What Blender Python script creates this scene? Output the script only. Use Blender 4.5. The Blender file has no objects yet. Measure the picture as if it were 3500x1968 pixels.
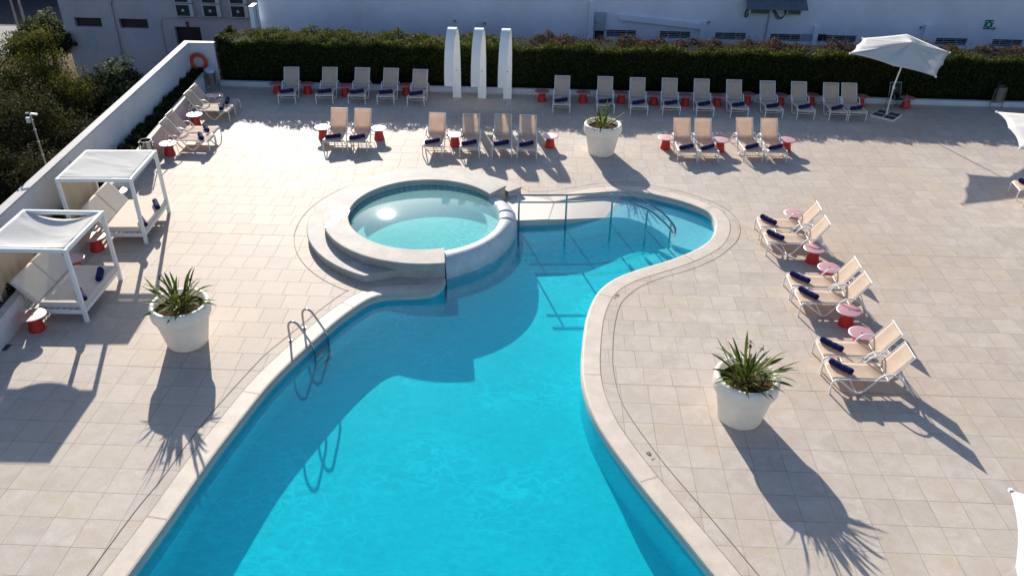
import bpy, math, random
import numpy as np
from mathutils import Vector, Matrix, geometry
random.seed(7); rng = np.random.default_rng(11)
S = bpy.context.scene
COL = S.collection
R = math.radians
PI = math.pi
SUN_EL, SUN_AZ = 22.0, 18.0                      # sun stands behind the hedge, 18 degrees left of +Y

# ------------------------------------------------------------------ materials
class NT:
    def __init__(s, name):
        s.m = bpy.data.materials.new(name); s.m.use_nodes = True
        s.t = s.m.node_tree; s.n = s.t.nodes; s.l = s.t.links
        s.b = s.n['Principled BSDF']; s.out = s.n['Material Output']
    def new(s, typ, **k):
        x = s.n.new(typ)
        for a, v in k.items(): setattr(x, a, v)
        return x
    def put(s, sock, v):
        if isinstance(v, bpy.types.NodeSocket): s.l.new(v, sock)
        elif v is not None: sock.default_value = v
    def math(s, op, a, b=None, c=None, clamp=False):
        x = s.new('ShaderNodeMath', operation=op, use_clamp=clamp)
        for i, v in enumerate((a, b, c)):
            if v is not None: s.put(x.inputs[i], v)
        return x.outputs[0]
    def mix(s, f, a, b):
        x = s.new('ShaderNodeMix', data_type='RGBA')
        s.put(x.inputs[0], f); s.put(x.inputs[6], a); s.put(x.inputs[7], b)
        return x.outputs[2]
    def noise(s, scale, detail=4, rough=.6, vec=None, dist=0):
        x = s.new('ShaderNodeTexNoise')
        x.inputs['Scale'].default_value = scale; x.inputs['Detail'].default_value = detail
        x.inputs['Roughness'].default_value = rough; x.inputs['Distortion'].default_value = dist
        s.l.new(vec or s.obj(), x.inputs['Vector'])
        return x.outputs['Fac']
    def obj(s):
        if not hasattr(s, '_o'): s._o = s.new('ShaderNodeTexCoord').outputs['Object']
        return s._o
    def pos(s):
        if not hasattr(s, '_p'): s._p = s.new('ShaderNodeNewGeometry').outputs['Position']
        return s._p
    def ramp(s, f, a, b):
        x = s.new('ShaderNodeMapRange'); s.put(x.inputs[0], f)
        x.inputs[1].default_value = a; x.inputs[2].default_value = b
        return x.outputs[0]
    def bump(s, h, strength, dist=.02):
        x = s.new('ShaderNodeBump'); x.inputs['Strength'].default_value = strength
        x.inputs['Distance'].default_value = dist; s.l.new(h, x.inputs['Height'])
        return x.outputs[0]

def c4(c): return (c[0], c[1], c[2], 1.0)

def pmat(name, col, rough=.5, spec=.5, metal=0, var=.12, vscale=3.0, bump=0, bscale=40, trans=0, rvar=0):
    k = NT(name)
    f = k.noise(vscale, 5, .65, k.pos())
    d = tuple(max(0, v*(1-var)) for v in col); u = tuple(min(1, v*(1+var*.6)) for v in col)
    cc = k.mix(k.ramp(f, .3, .7), c4(d), c4(u))
    k.put(k.b.inputs['Base Color'], cc)
    k.b.inputs['Roughness'].default_value = rough
    if rvar: k.put(k.b.inputs['Roughness'], k.math('MULTIPLY_ADD', f, rvar, rough-rvar/2))
    k.b.inputs['Specular IOR Level'].default_value = spec; k.b.inputs['Metallic'].default_value = metal
    nrm = None
    if bump:
        nrm = k.bump(k.noise(bscale, 3, .6), bump); k.l.new(nrm, k.b.inputs['Normal'])
    if trans:
        t = k.new('ShaderNodeBsdfTranslucent'); k.l.new(cc, t.inputs[0])
        x = k.new('ShaderNodeMixShader'); x.inputs[0].default_value = trans
        k.l.new(k.b.outputs[0], x.inputs[1]); k.l.new(t.outputs[0], x.inputs[2])
        k.l.new(x.outputs[0], k.out.inputs['Surface'])
    return k.m

def leafmat(name, trans=.35, rough=.5, spec=.25):
    k = NT(name)
    a = k.new('ShaderNodeAttribute', attribute_name='Col').outputs['Color']
    k.l.new(a, k.b.inputs['Base Color']); k.b.inputs['Roughness'].default_value = rough
    k.b.inputs['Specular IOR Level'].default_value = spec
    t = k.new('ShaderNodeBsdfTranslucent'); k.l.new(a, t.inputs[0])
    x = k.new('ShaderNodeMixShader'); x.inputs[0].default_value = trans
    k.l.new(k.b.outputs[0], x.inputs[1]); k.l.new(t.outputs[0], x.inputs[2])
    k.l.new(x.outputs[0], k.out.inputs['Surface'])
    return k.m

def tilemat():
    k = NT('terrace_tiles')
    sep = k.new('ShaderNodeSeparateXYZ'); k.l.new(k.obj(), sep.inputs[0])
    # slight hand-laid waver of the joints
    wob = k.noise(1.3, 2, .5)
    x = k.math('MULTIPLY_ADD', wob, .012, sep.outputs[0]); y = k.math('MULTIPLY_ADD', wob, .012, sep.outputs[1])
    TX, TY = .58364, .6
    v = k.math('DIVIDE', k.math('SUBTRACT', y, 11.873-60), TY)
    row = k.math('FLOOR', v)
    wn = k.new('ShaderNodeTexWhiteNoise', noise_dimensions='1D'); k.l.new(row, wn.inputs['W'])
    far = k.math('GREATER_THAN', y, 13.67)
    off = k.math('MULTIPLY', k.math('MULTIPLY', wn.outputs[0], .8), far)
    u = k.math('ADD', k.math('DIVIDE', k.math('SUBTRACT', x, 6.527-70*TX), TX), off)
    fu = k.math('FRACT', u); fv = k.math('FRACT', v)
    du = k.math('MULTIPLY', k.math('MINIMUM', fu, k.math('SUBTRACT', 1.0, fu)), TX)
    dv = k.math('MULTIPLY', k.math('MINIMUM', fv, k.math('SUBTRACT', 1.0, fv)), TY)
    # expansion joints every ten rows are wider
    ex = k.math('LESS_THAN', k.math('ABSOLUTE', k.math('SUBTRACT', k.math('FRACT', k.math('DIVIDE', k.math('SUBTRACT', y, 13.67-60.3), 6.0)), .05)), .02)
    wv = k.math('MULTIPLY_ADD', ex, .004, .0052)
    ju = k.math('LESS_THAN', du, .0048); jv = k.math('LESS_THAN', dv, wv)
    j = k.math('MAXIMUM', ju, jv)
    cell = k.new('ShaderNodeCombineXYZ'); k.l.new(k.math('FLOOR', u), cell.inputs[0]); k.l.new(row, cell.inputs[1])
    w2 = k.new('ShaderNodeTexWhiteNoise', noise_dimensions='2D'); k.l.new(cell.outputs[0], w2.inputs['Vector'])
    w2c = k.new('ShaderNodeSeparateColor'); k.l.new(w2.outputs['Color'], w2c.inputs[0])
    # per-tile shift of the stone figure so neighbours differ
    sh = k.new('ShaderNodeVectorMath', operation='MULTIPLY_ADD'); k.l.new(w2.outputs['Color'], sh.inputs[0])
    sh.inputs[1].default_value = (40, 40, 40); k.l.new(k.obj(), sh.inputs[2])
    veil = k.noise(2.6, 6, .68, sh.outputs[0], .6)
    fine = k.noise(38, 4, .7, k.obj())
    big = k.noise(.16, 3, .5, k.obj())
    warm = k.mix(k.ramp(w2c.outputs[0], .0, 1.0), (.47, .395, .335, 1), (.545, .44, .345, 1))
    base = k.mix(k.ramp(veil, .36, .68), warm, (.60, .535, .48, 1))
    base = k.mix(k.math('MULTIPLY', k.math('SUBTRACT', w2c.outputs[1], .35), .38), base, (.37, .325, .295, 1))
    base = k.mix(k.math('MULTIPLY', k.ramp(fine, .42, .72), .30), base, (.27, .22, .18, 1))
    base = k.mix(k.math('MULTIPLY', k.ramp(big, .42, .72), .42), base, (.45, .32, .215, 1))
    jd = k.math('MULTIPLY_ADD', k.ramp(k.noise(.9, 3, .6), .35, .7), .5, .36)
    fin = k.mix(k.math('MULTIPLY', j, jd), base, (.17, .125, .09, 1))
    k.l.new(fin, k.b.inputs['Base Color'])
    k.put(k.b.inputs['Roughness'], k.math('ADD', k.math('MULTIPLY_ADD', veil, .18, .56), k.math('MULTIPLY', j, .3)))
    k.b.inputs['Specular IOR Level'].default_value = .2
    h = k.math('SUBTRACT', k.math('MULTIPLY', veil, .5), k.math('MULTIPLY', j, .6))
    k.l.new(k.bump(k.math('ADD', h, k.math('MULTIPLY', fine, .25)), .22, .01), k.b.inputs['Normal'])
    return k.m

def watermat(name, dens, col, bumps=.35, scale=1.0, scatter_mix=.0, scatter_col=(0, .5, .7)):
    k = NT(name); k.n.remove(k.b)
    geo = k.new('ShaderNodeNewGeometry')
    mp = k.new('ShaderNodeMapping'); mp.inputs['Scale'].default_value = (1.0*scale, 1.5*scale, 1.0*scale); mp.inputs['Rotation'].default_value = (0, 0, .35)
    k.l.new(geo.outputs['Position'], mp.inputs[0])
    n1 = k.noise(2.2, 3, .55, mp.outputs[0], .8); n2 = k.noise(7.5, 3, .6, mp.outputs[0], .5); n3 = k.noise(24, 2, .5, mp.outputs[0])
    h = k.math('ADD', k.math('MULTIPLY', n1, .6), k.math('ADD', k.math('MULTIPLY', n2, .3), k.math('MULTIPLY', n3, .08)))
    nb = k.bump(h, bumps, .06)
    d = k.new('ShaderNodeVectorMath', operation='DOT_PRODUCT'); k.l.new(nb, d.inputs[0]); k.l.new(geo.outputs['Incoming'], d.inputs[1])
    om = k.math('SUBTRACT', 1.0, k.math('ABSOLUTE', d.outputs['Value']), clamp=True)
    fr = k.math('MULTIPLY_ADD', k.math('POWER', om, 5.0), .97, .021, clamp=True)
    # caustic light network and ripples painted into the transparent colour
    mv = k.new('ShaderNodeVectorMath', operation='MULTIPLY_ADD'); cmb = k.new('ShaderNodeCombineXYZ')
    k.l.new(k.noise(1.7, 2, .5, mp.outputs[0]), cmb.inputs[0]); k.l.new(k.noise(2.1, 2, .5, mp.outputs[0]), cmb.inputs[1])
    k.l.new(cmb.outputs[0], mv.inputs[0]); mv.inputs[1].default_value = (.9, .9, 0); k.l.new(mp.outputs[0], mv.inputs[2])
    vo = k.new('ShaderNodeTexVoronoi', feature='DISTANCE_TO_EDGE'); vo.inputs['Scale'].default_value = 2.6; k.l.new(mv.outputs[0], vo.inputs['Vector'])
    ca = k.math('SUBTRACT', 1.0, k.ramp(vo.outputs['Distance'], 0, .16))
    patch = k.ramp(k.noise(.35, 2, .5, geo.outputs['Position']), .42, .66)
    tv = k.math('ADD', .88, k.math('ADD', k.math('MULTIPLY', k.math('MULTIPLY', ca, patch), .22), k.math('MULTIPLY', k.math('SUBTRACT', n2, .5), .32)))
    tc = k.new('ShaderNodeCombineColor')
    for i in range(3): k.l.new(tv, tc.inputs[i])
    tr = k.new('ShaderNodeBsdfTransparent'); k.l.new(tc.outputs[0], tr.inputs[0])
    gl = k.new('ShaderNodeBsdfGlossy'); gl.inputs['Roughness'].default_value = .06; k.l.new(nb, gl.inputs['Normal'])
    df = k.new('ShaderNodeBsdfDiffuse'); df.inputs['Color'].default_value = c4(scatter_col)  # diffuse tint stands in for light scattered under water, brightening its shade
    m0 = k.new('ShaderNodeMixShader'); m0.inputs[0].default_value = scatter_mix; k.l.new(tr.outputs[0], m0.inputs[1]); k.l.new(df.outputs[0], m0.inputs[2])
    mx = k.new('ShaderNodeMixShader'); k.l.new(fr, mx.inputs[0]); k.l.new(m0.outputs[0], mx.inputs[1]); k.l.new(gl.outputs[0], mx.inputs[2])
    k.l.new(mx.outputs[0], k.out.inputs['Surface'])
    va = k.new('ShaderNodeVolumeAbsorption'); va.inputs['Color'].default_value = c4(col); va.inputs['Density'].default_value = dens
    k.l.new(va.outputs[0], k.out.inputs['Volume'])
    return k.m

M = {
 'tile': tilemat(),
 'coping': pmat('coping_stone', (.64, .54, .455), .6, .25, var=.15, vscale=2.2, bump=.15, bscale=60),
 'spa_stone': pmat('spa_stone', (.50, .455, .41), .66, .2, var=.22, vscale=1.7, bump=.15, bscale=50),
 'lip': pmat('spa_lip_plaster', (.62, .64, .645), .38, .5, var=.15, vscale=3, bump=.1, bscale=30),
 'pool': pmat('pool_paint', (.09, .72, .76), .7, .2, var=.06, vscale=.8),
 'ramp': pmat('ramp_plaster', (.66, .63, .58), .6, .3, var=.1, vscale=2),
 'spa_in': pmat('spa_basin_plaster', (.60, .80, .79), .7, .2, var=.05, vscale=2),
 'groove': pmat('groove_grout', (.22, .15, .105), .8, .2),
 'white': pmat('white_powder_coat', (.84, .84, .82), .35, .5, var=.05),
 'whitewall': pmat('white_render_wall', (.62, .63, .66), .8, .2, var=.09, vscale=1.2, bump=.25, bscale=70),
 'bwall': pmat('building_render', (.76, .74, .84), .85, .2, var=.16, vscale=.42, bump=.3, bscale=60),
 'bwall2': pmat('rear_building_render', (.47, .43, .47), .85, .2, var=.22, vscale=.45, bump=.3, bscale=60),
 'cap': pmat('wall_cap_paint', (.48, .455, .445), .7, .25, var=.12, vscale=2.5),
 'sling': pmat('sling_mesh', (.84, .69, .565), .75, .2, var=.07, vscale=5, trans=.5, bump=.1, bscale=150),
 'towel': pmat('navy_towel', (.018, .022, .10), .9, .1, var=.35, vscale=14, bump=.7, bscale=45),
 'red': pmat('red_lacquer', (.54, .018, .012), .42, .5, var=.06),
 'redtop': pmat('red_table_top', (.40, .05, .05), .5, .5, var=.05),
 'steel': pmat('brushed_steel', (.40, .40, .41), .2, .5, metal=1, var=.1),
 'dsteel': pmat('dull_steel', (.30, .29, .27), .4, .5, metal=1, var=.2),
 'canvas': pmat('white_canvas', (.80, .79, .77), .85, .15, var=.04, vscale=2, trans=.42),
 'curtain': pmat('cream_curtain', (.62, .55, .45), .85, .1, var=.10, vscale=1.1, trans=.42),
 'cushion': pmat('beige_cushion', (.72, .625, .535), .85, .15, var=.05, vscale=6, bump=.2, bscale=120),
 'planter': pmat('white_planter_plastic', (.95, .89, .82), .42, .45, var=.07, vscale=2.5, trans=.30),
 'soil': pmat('potting_soil', (.10, .052, .028), .95, .1, var=.6, vscale=22, bump=1, bscale=40),
 'stalk': pmat('dry_stalk', (.07, .035, .03), .8, .1, var=.3),
 'leaf': leafmat('strap_leaf', .3, .55, .2),
 'hedge': leafmat('hedge_leaf', .35, .75, .08),
 'core': pmat('hedge_core', (.012, .015, .007), .95, .05, var=.5, vscale=5),
 'bark': pmat('bark', (.06, .045, .035), .9, .1, var=.4, vscale=6, bump=.8, bscale=25),
 'earth': pmat('bare_earth', (.13, .085, .06), .95, .1, var=.55, vscale=1.4, bump=.8, bscale=9),
 'shaded_asphalt': pmat('shaded_asphalt', (.05, .05, .055), .85, .2, var=.25, vscale=1.2, bump=.3, bscale=60),
 'pave': pmat('sunlit_pavement', (.30, .28, .27), .85, .2, var=.15, vscale=1.5),
 'buoy': pmat('orange_buoy', (.60, .06, .025), .5, .4, var=.1),
 'black': pmat('black_plastic', (.015, .015, .017), .5, .4, var=.2),
 'dark': pmat('dark_opening', (.012, .011, .015), .4, .5, var=.3),
 'slab': pmat('dark_slab', (.06, .06, .065), .75, .3, var=.2, vscale=6),
 'grille': pmat('grille_metal', (.42, .44, .48), .6, .4, var=.1),
 'ac': pmat('air_conditioner_casing', (.50, .50, .51), .6, .3, var=.12, vscale=4),
 'acdark': pmat('fan_grille', (.03, .03, .035), .6, .3, var=.3),
 'metalgrey': pmat('grey_box_paint', (.36, .37, .43), .55, .4, var=.12),
 'awning': pmat('corrugated_awning', (.11, .12, .17), .5, .4, var=.15),
 'green': pmat('green_sign', (.01, .16, .07), .5, .4, var=.1),
 'signwhite': pmat('sign_white', (.70, .80, .85), .5, .4, var=.05),
 'signblue': pmat('sign_blue', (.01, .03, .16), .5, .4, var=.05),
 'brown': pmat('rusty_box', (.10, .05, .045), .7, .2, var=.3),
 'moss': pmat('green_paint_patch', (.18, .22, .06), .8, .2, var=.3),
 'wet': pmat('wet_stone', (.55, .53, .50), .27, .9, var=.1, vscale=6, bump=.25, bscale=18),
 'bag': pmat('bin_bag', (.45, .52, .70), .45, .4, var=.2, vscale=9, bump=.8, bscale=12),
 'text': pmat('black_marking', (.02, .02, .02), .7, .2),
 'carpaint': pmat('van_paint', (.55, .56, .60), .3, .5, var=.05),
 'glass': pmat('dark_glass', (.01, .012, .016), .08, .6, var=.1),
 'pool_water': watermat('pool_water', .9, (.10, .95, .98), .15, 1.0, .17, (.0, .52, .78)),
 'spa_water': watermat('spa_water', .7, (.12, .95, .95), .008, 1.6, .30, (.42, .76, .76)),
}

M['redtop'].node_tree.nodes['Principled BSDF'].inputs['IOR'].default_value = 4.2     # glossy enamel
def rampmat():
    k = NT('ramp_paint'); sp = k.new('ShaderNodeSeparateXYZ'); k.l.new(k.pos(), sp.inputs[0])
    f = k.ramp(k.math('ADD', sp.outputs[2], k.math('MULTIPLY', k.math('SUBTRACT', k.noise(3, 3), .5), .03)), -.20, -.17)
    d = k.ramp(sp.outputs[2], -.66, -.36)
    lo = k.mix(d, (.10, .68, .73, 1), (.34, .68, .73, 1))
    k.l.new(k.mix(f, lo, (.60, .55, .49, 1)), k.b.inputs['Base Color']); k.b.inputs['Roughness'].default_value = .6
    return k.m
M['rampz'] = rampmat()
# ------------------------------------------------------------------ mesh helpers
class MB:
    def __init__(s): s.v = []; s.f = []; s.sm = []
    def add(s, vs, fs, smooth=False):
        o = len(s.v); s.v += [tuple(v) for v in vs]; s.f += [tuple(i+o for i in f) for f in fs]; s.sm += [smooth]*len(fs); return s
    def box(s, c, d, rot=None, taper=1.0):
        hx, hy, hz = d[0]/2, d[1]/2, d[2]/2
        vs = [Vector((x*hx*(taper if z > 0 else 1), y*hy*(taper if z > 0 else 1), z*hz)) for z in (-1, 1) for x, y in ((-1, -1), (1, -1), (1, 1), (-1, 1))]
        if rot is not None: vs = [rot @ v for v in vs]
        vs = [v+Vector(c) for v in vs]
        return s.add(vs, [(3, 2, 1, 0), (4, 5, 6, 7), (0, 1, 5, 4), (1, 2, 6, 5), (2, 3, 7, 6), (3, 0, 4, 7)])
    def bar(s, a, b, w, h=None, up=(0, 0, 1)):
        a, b = Vector(a), Vector(b); h = h or w
        d = (b-a); L = d.length; d.normalize(); u = Vector(up)
        if abs(d.dot(u)) > .99: u = Vector((0, 1, 0))
        x = d.cross(u).normalized(); z = x.cross(d)
        rot = Matrix((x, d, z)).transposed()
        return s.box((a+b)/2, (w, L, h), rot)
    def tube(s, pts, r, n=8, closed=False, cap=True):
        P = [Vector(p) for p in pts]; m = len(P); vs = []; up = None
        for i in range(m):
            if closed: t = (P[(i+1) % m]-P[i-1])
            else: t = P[min(i+1, m-1)]-P[max(i-1, 0)]
            t.normalize()
            if up is None:
                up = Vector((0, 0, 1)) if abs(t.z) < .9 else Vector((1, 0, 0))
            up = (up - t*up.dot(t)).normalized(); sd = t.cross(up)
            rr = r[i] if isinstance(r, (list, tuple)) else r
            for k in range(n):
                a = 2*PI*k/n; vs.append(P[i]+(up*math.cos(a)+sd*math.sin(a))*rr)
        fs = []
        for i in range(m if closed else m-1):
            j = (i+1) % m
            for k in range(n): fs.append((i*n+k, i*n+(k+1) % n, j*n+(k+1) % n, j*n+k))
        s.add(vs, fs, True)
        if cap and not closed:
            o = len(s.v)-len(vs); s.f += [tuple(o+k for k in range(n))[::-1], tuple(o+(m-1)*n+k for k in range(n))]; s.sm += [False, False]
        return s
    def lathe(s, prof, n=32, c=(0, 0, 0), smooth=True, a0=0, a1=2*PI):
        full = abs(a1-a0-2*PI) < 1e-6; m = n if full else n+1; vs = []
        for i in range(m):
            a = a0+(a1-a0)*i/n
            for r, z in prof: vs.append((c[0]+r*math.cos(a), c[1]+r*math.sin(a), c[2]+z))
        k = len(prof); fs = []
        for i in range(n):
            j = (i+1) % m
            for q in range(k-1): fs.append((i*k+q, j*k+q, j*k+q+1, i*k+q+1))
        return s.add(vs, fs, smooth)
    def grid(s, P, smooth=True, flip=False):            # P[i][j] points
        a, b = len(P), len(P[0]); fs = []
        for i in range(a-1):
            for j in range(b-1):
                q = (i*b+j, (i+1)*b+j, (i+1)*b+j+1, i*b+j+1); fs.append(q[::-1] if flip else q)
        return s.add([p for r in P for p in r], fs, smooth)
    def sheet(s, loops, z):                              # flat polygon with holes
        ls = [[Vector((p[0], p[1], 0)) for p in l] for l in loops]
        tris = geometry.tessellate_polygon(ls); flat = [p for l in ls for p in l]
        fs = []
        for t in tris:
            a, b, c = (flat[i] for i in t)
            if (b-a).cross(c-a).z < 0: t = t[::-1]
            fs.append(tuple(t))
        zz = z if callable(z) else (lambda x, y: z)
        return s.add([(p.x, p.y, zz(p.x, p.y)) for p in flat], fs)
    def mesh(s, name, mat):
        me = bpy.data.meshes.new(name); me.from_pydata(s.v, [], s.f); me.update()
        me.polygons.foreach_set('use_smooth', s.sm); me.set_sharp_from_angle(angle=R(66)); me.materials.append(mat); return me
    def build(s, name, mat, parent=None, loc=None, bevel=0, solid=0, wn=False):
        o = bpy.data.objects.new(name, s.mesh(name, M[mat] if isinstance(mat, str) else mat)); COL.objects.link(o)
        if parent: o.parent = parent
        if loc: o.location = loc
        if solid:
            q = o.modifiers.new('solid', 'SOLIDIFY'); q.thickness = solid; q.offset = 0
        if bevel:
            q = o.modifiers.new('bevel', 'BEVEL'); q.width = bevel; q.segments = 2; q.limit_method = 'ANGLE'; q.angle_limit = R(40)
        if wn:
            q = o.modifiers.new('normals', 'WEIGHTED_NORMAL'); q.keep_sharp = True; q.weight = 100
        return o

def tag(o, label=None, cat=None, group=None, kind=None):
    if label: o['label'] = label
    if cat: o['category'] = cat
    if group: o['group'] = group
    if kind: o['kind'] = kind
    return o
def struct(o): o['kind'] = 'structure'; return o
def empty(name, loc=(0, 0, 0), rz=0, label=None, cat=None, group=None):
    o = bpy.data.objects.new(name, None); COL.objects.link(o); o.location = loc; o.rotation_euler.z = R(rz)
    o.empty_display_size = .2
    return tag(o, label, cat, group)
def copy_tree(o, parent=None):
    c = o.copy(); COL.objects.link(c); c.parent = parent
    for ch in list(o.children): copy_tree(ch, c)
    return c
def catmull(P, step=.12):
    P = [Vector((p[0], p[1], p[2] if len(p) > 2 else 0)) for p in P]; out = []
    Q = [P[0]*2-P[1]]+P+[P[-1]*2-P[-2]]
    for i in range(1, len(Q)-2):
        a, b, c, d = Q[i-1:i+3]; n = max(1, int((c-b).length/step))
        for k in range(n):
            t = k/n
            out.append(.5*((2*b)+(c-a)*t+(2*a-5*b+4*c-d)*t*t+(3*b-a-3*c+d)*t**3))
    return out+[P[-1]]
def resample(P, step):
    out = [P[0]]; acc = 0
    for a, b in zip(P, P[1:]):
        L = (b-a).length
        while acc+L >= step:
            t = (step-acc)/L; a = a.lerp(b, t); out.append(a); L = (b-a).length; acc = 0
        acc += L
    out.append(P[-1]); return out
def offs(P, d):                                          # left offset of an open polyline
    out = []
    for i, p in enumerate(P):
        t = P[min(i+1, len(P)-1)]-P[max(i-1, 0)]; t.z = 0; t.normalize()
        out.append(Vector((p.x-t.y*d, p.y+t.x*d, p.z)))
    return out

def leaves(name, mat, P, N, size, cols, parent=None, aspect=.5, spread=1.0, sizevar=.4):
    """one mesh of small rhombic leaves at points P facing about N; cols is an (n,3) array"""
    n = len(P)
    d = rng.normal(size=(n, 3)); d /= np.linalg.norm(d, axis=1)[:, None]
    nn = N+d*spread; nn /= np.linalg.norm(nn, axis=1)[:, None]
    t = rng.normal(size=(n, 3)); a = np.cross(nn, t); a /= np.linalg.norm(a, axis=1)[:, None]; b = np.cross(nn, a)
    L = (size*(1+sizevar*rng.normal(size=n))).clip(size*.3, size*2.5)[:, None]
    V = np.stack([P-a*L, P+b*L*aspect, P+a*L, P-b*L*aspect], 1).reshape(-1, 3)
    F = np.arange(4*n).reshape(n, 4)
    me = bpy.data.meshes.new(name); me.vertices.add(4*n); me.vertices.foreach_set('co', V.astype(np.float32).ravel())
    me.loops.add(4*n); me.loops.foreach_set('vertex_index', F.ravel().astype(np.int32))
    me.polygons.add(n); me.polygons.foreach_set('loop_start', np.arange(0, 4*n, 4, dtype=np.int32)); me.polygons.foreach_set('loop_total', np.full(n, 4, np.int32))
    me.update(); ca = me.color_attributes.new('Col', 'FLOAT_COLOR', 'POINT')
    cc = np.concatenate([np.repeat(cols, 4, axis=0), np.ones((4*n, 1))], 1).astype(np.float32); ca.data.foreach_set('color', cc.ravel())
    me.materials.append(M[mat]); me.validate()
    o = bpy.data.objects.new(name, me); COL.objects.link(o)
    if parent: o.parent = parent
    return o
def palette(n, a, b, jitter=.25):
    t = rng.random((n, 1)); c = np.array(a)*(1-t)+np.array(b)*t
    return (c*(1+jitter*rng.normal(size=(n, 1)))).clip(.003, .9)

# ------------------------------------------------------------------ camera, sky, sun
H = 10.8613
pitch, roll, yaw = 0.5594808203726717, 0.015861400469451985, -0.03304557612089694
fwd = Vector((math.sin(yaw)*math.cos(pitch), math.cos(yaw)*math.cos(pitch), -math.sin(pitch)))
r0 = Vector((math.cos(yaw), -math.sin(yaw), 0)); u0 = r0.cross(fwd)
rt = r0*math.cos(roll)+u0*math.sin(roll); up = u0*math.cos(roll)-r0*math.sin(roll)
cam = bpy.data.cameras.new('camera'); camo = bpy.data.objects.new('camera', cam); COL.objects.link(camo)
camo.matrix_world = Matrix(((rt.x, up.x, -fwd.x, 0), (rt.y, up.y, -fwd.y, 0), (rt.z, up.z, -fwd.z, H), (0, 0, 0, 1)))
cam.sensor_width = 36; cam.sensor_fit = 'HORIZONTAL'; cam.lens = 36*2801.334/3500; cam.clip_end = 500; cam.clip_start = .1
S.camera = camo

W = bpy.data.worlds.new('World'); S.world = W; W.use_nodes = True
sky = W.node_tree.nodes.new('ShaderNodeTexSky'); sky.sky_type = 'NISHITA'; sky.sun_disc = False
sky.sun_elevation = R(SUN_EL); sky.sun_rotation = R(-SUN_AZ); sky.air_density = 1.0; sky.dust_density = 1.0; sky.ozone_density = 3.0
bg = W.node_tree.nodes['Background']; bg.inputs['Strength'].default_value = .096
W.node_tree.links.new(sky.outputs[0], bg.inputs[0])
sl = bpy.data.lights.new('sun', 'SUN'); sl.energy = 5.0; sl.angle = R(.5); sl.color = (1.0, .94, .83)
so = bpy.data.objects.new('sun', sl); COL.objects.link(so)
ldir = Vector((math.sin(R(SUN_AZ))*math.cos(R(SUN_EL)), -math.cos(R(SUN_AZ))*math.cos(R(SUN_EL)), -math.sin(R(SUN_EL))))
so.rotation_euler = ldir.to_track_quat('-Z', 'Y').to_euler(); so.location = (-10, 40, 20)
S.view_settings.view_transform = 'Standard'; S.view_settings.look = 'None'; S.view_settings.exposure = .7; S.view_settings.gamma = 1
S.cycles.max_bounces = 8; S.cycles.diffuse_bounces = 4; S.cycles.glossy_bounces = 3; S.cycles.transparent_max_bounces = 16; S.cycles.transmission_bounces = 4
S.cycles.volume_bounces = 0; S.cycles.caustics_reflective = False; S.cycles.caustics_refractive = False

# ------------------------------------------------------------------ pool outline
A_pts = [(-6.85, 4.5), (-6.62, 6.4), (-6.31, 8.35), (-6.12, 9.52), (-5.99, 10.51), (-5.89, 11.18), (-5.74, 11.99), (-5.54, 13.0), (-5.39, 13.55), (-5.21, 14.08), (-5.0, 14.65), (-4.78, 15.2), (-4.58, 15.68), (-4.37, 16.09), (-4.17, 16.43), (-3.97, 16.68), (-3.74, 16.82), (-3.41, 16.89), (-2.91, 16.95), (-2.6, 17.05), (-2.41, 17.22), (-2.31, 17.5), (-2.29, 17.7)]
B_pts = [(.5, 22.25), (1.13, 22.61), (1.73, 22.94), (2.4, 23.14), (3.13, 23.15), (3.76, 22.92), (4.33, 22.6), (4.77, 22.25), (5.06, 21.86), (5.14, 21.46), (5.12, 21.1), (5.01, 20.66), (4.79, 20.17), (4.45, 19.74), (4.04, 19.36), (3.44, 18.92), (2.73, 18.48), (2.2, 18.1), (1.84, 17.72), (1.59, 17.32), (1.4, 16.8), (1.27, 16.25), (1.2, 15.8), (1.11, 14.93), (1.07, 14.26), (1.08, 13.67), (1.13, 13.25), (1.21, 12.82), (1.34, 12.35), (1.52, 11.87), (1.7, 11.46), (2.0, 10.83), (2.42, 10.02), (2.88, 9.14), (3.4, 8.1), (4.2, 6.4), (5.1, 4.5)]
A = catmull(A_pts); B = catmull(B_pts)
SC = (-3.14, 20.5); OC = (-3.0, 20.62)
arc = [Vector((SC[0]+2.42*math.cos(R(a)), SC[1]+2.42*math.sin(R(a)), 0)) for a in np.linspace(-78, -346, 50)]
mid = [Vector((-.48, 21.03, 0)), Vector((.32, 21.13, 0))]
hole = A[:-1]+[Vector((-2.31, 17.72, 0))]+arc+mid+B
holeE = offs(hole, .03)

deck = MB()
outer = [(-14.2, 1.5), (28, 1.5), (28, 32.2), (-14.2, 32.2)]
deck.sheet([outer, [(p.x, p.y) for p in hole]], 0)
struct(deck.build('terrace', 'tile'))

floor_z = lambda x, y: -.84+(y-16)*.022
b = MB(); loop = [(p.x, p.y) for p in holeE]; b.sheet([loop], floor_z)
hh = hole+[hole[0]]
b.grid([[(p.x, p.y, -.006) for p in hh], [(p.x, p.y, -1.3) for p in hh]], False)
struct(b.build('pool_basin', 'pool'))

# upper band of the pool wall above the water line is bare plaster
b = MB()
for P in (A, B): 
    Q = offs(P, -.012); b.grid([[(p.x, p.y, -.07) for p in Q], [(p.x, p.y, -.2) for p in Q]], False)
Q = [Vector((-.75, 20.97, 0)), Vector((-.48, 21.018, 0)), Vector((.32, 21.118, 0))]
b.grid([[(p.x, p.y, -.01) for p in Q], [(p.x, p.y, -.26) for p in Q]], False)
struct(b.build('pool_wall', 'ramp'))

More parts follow.
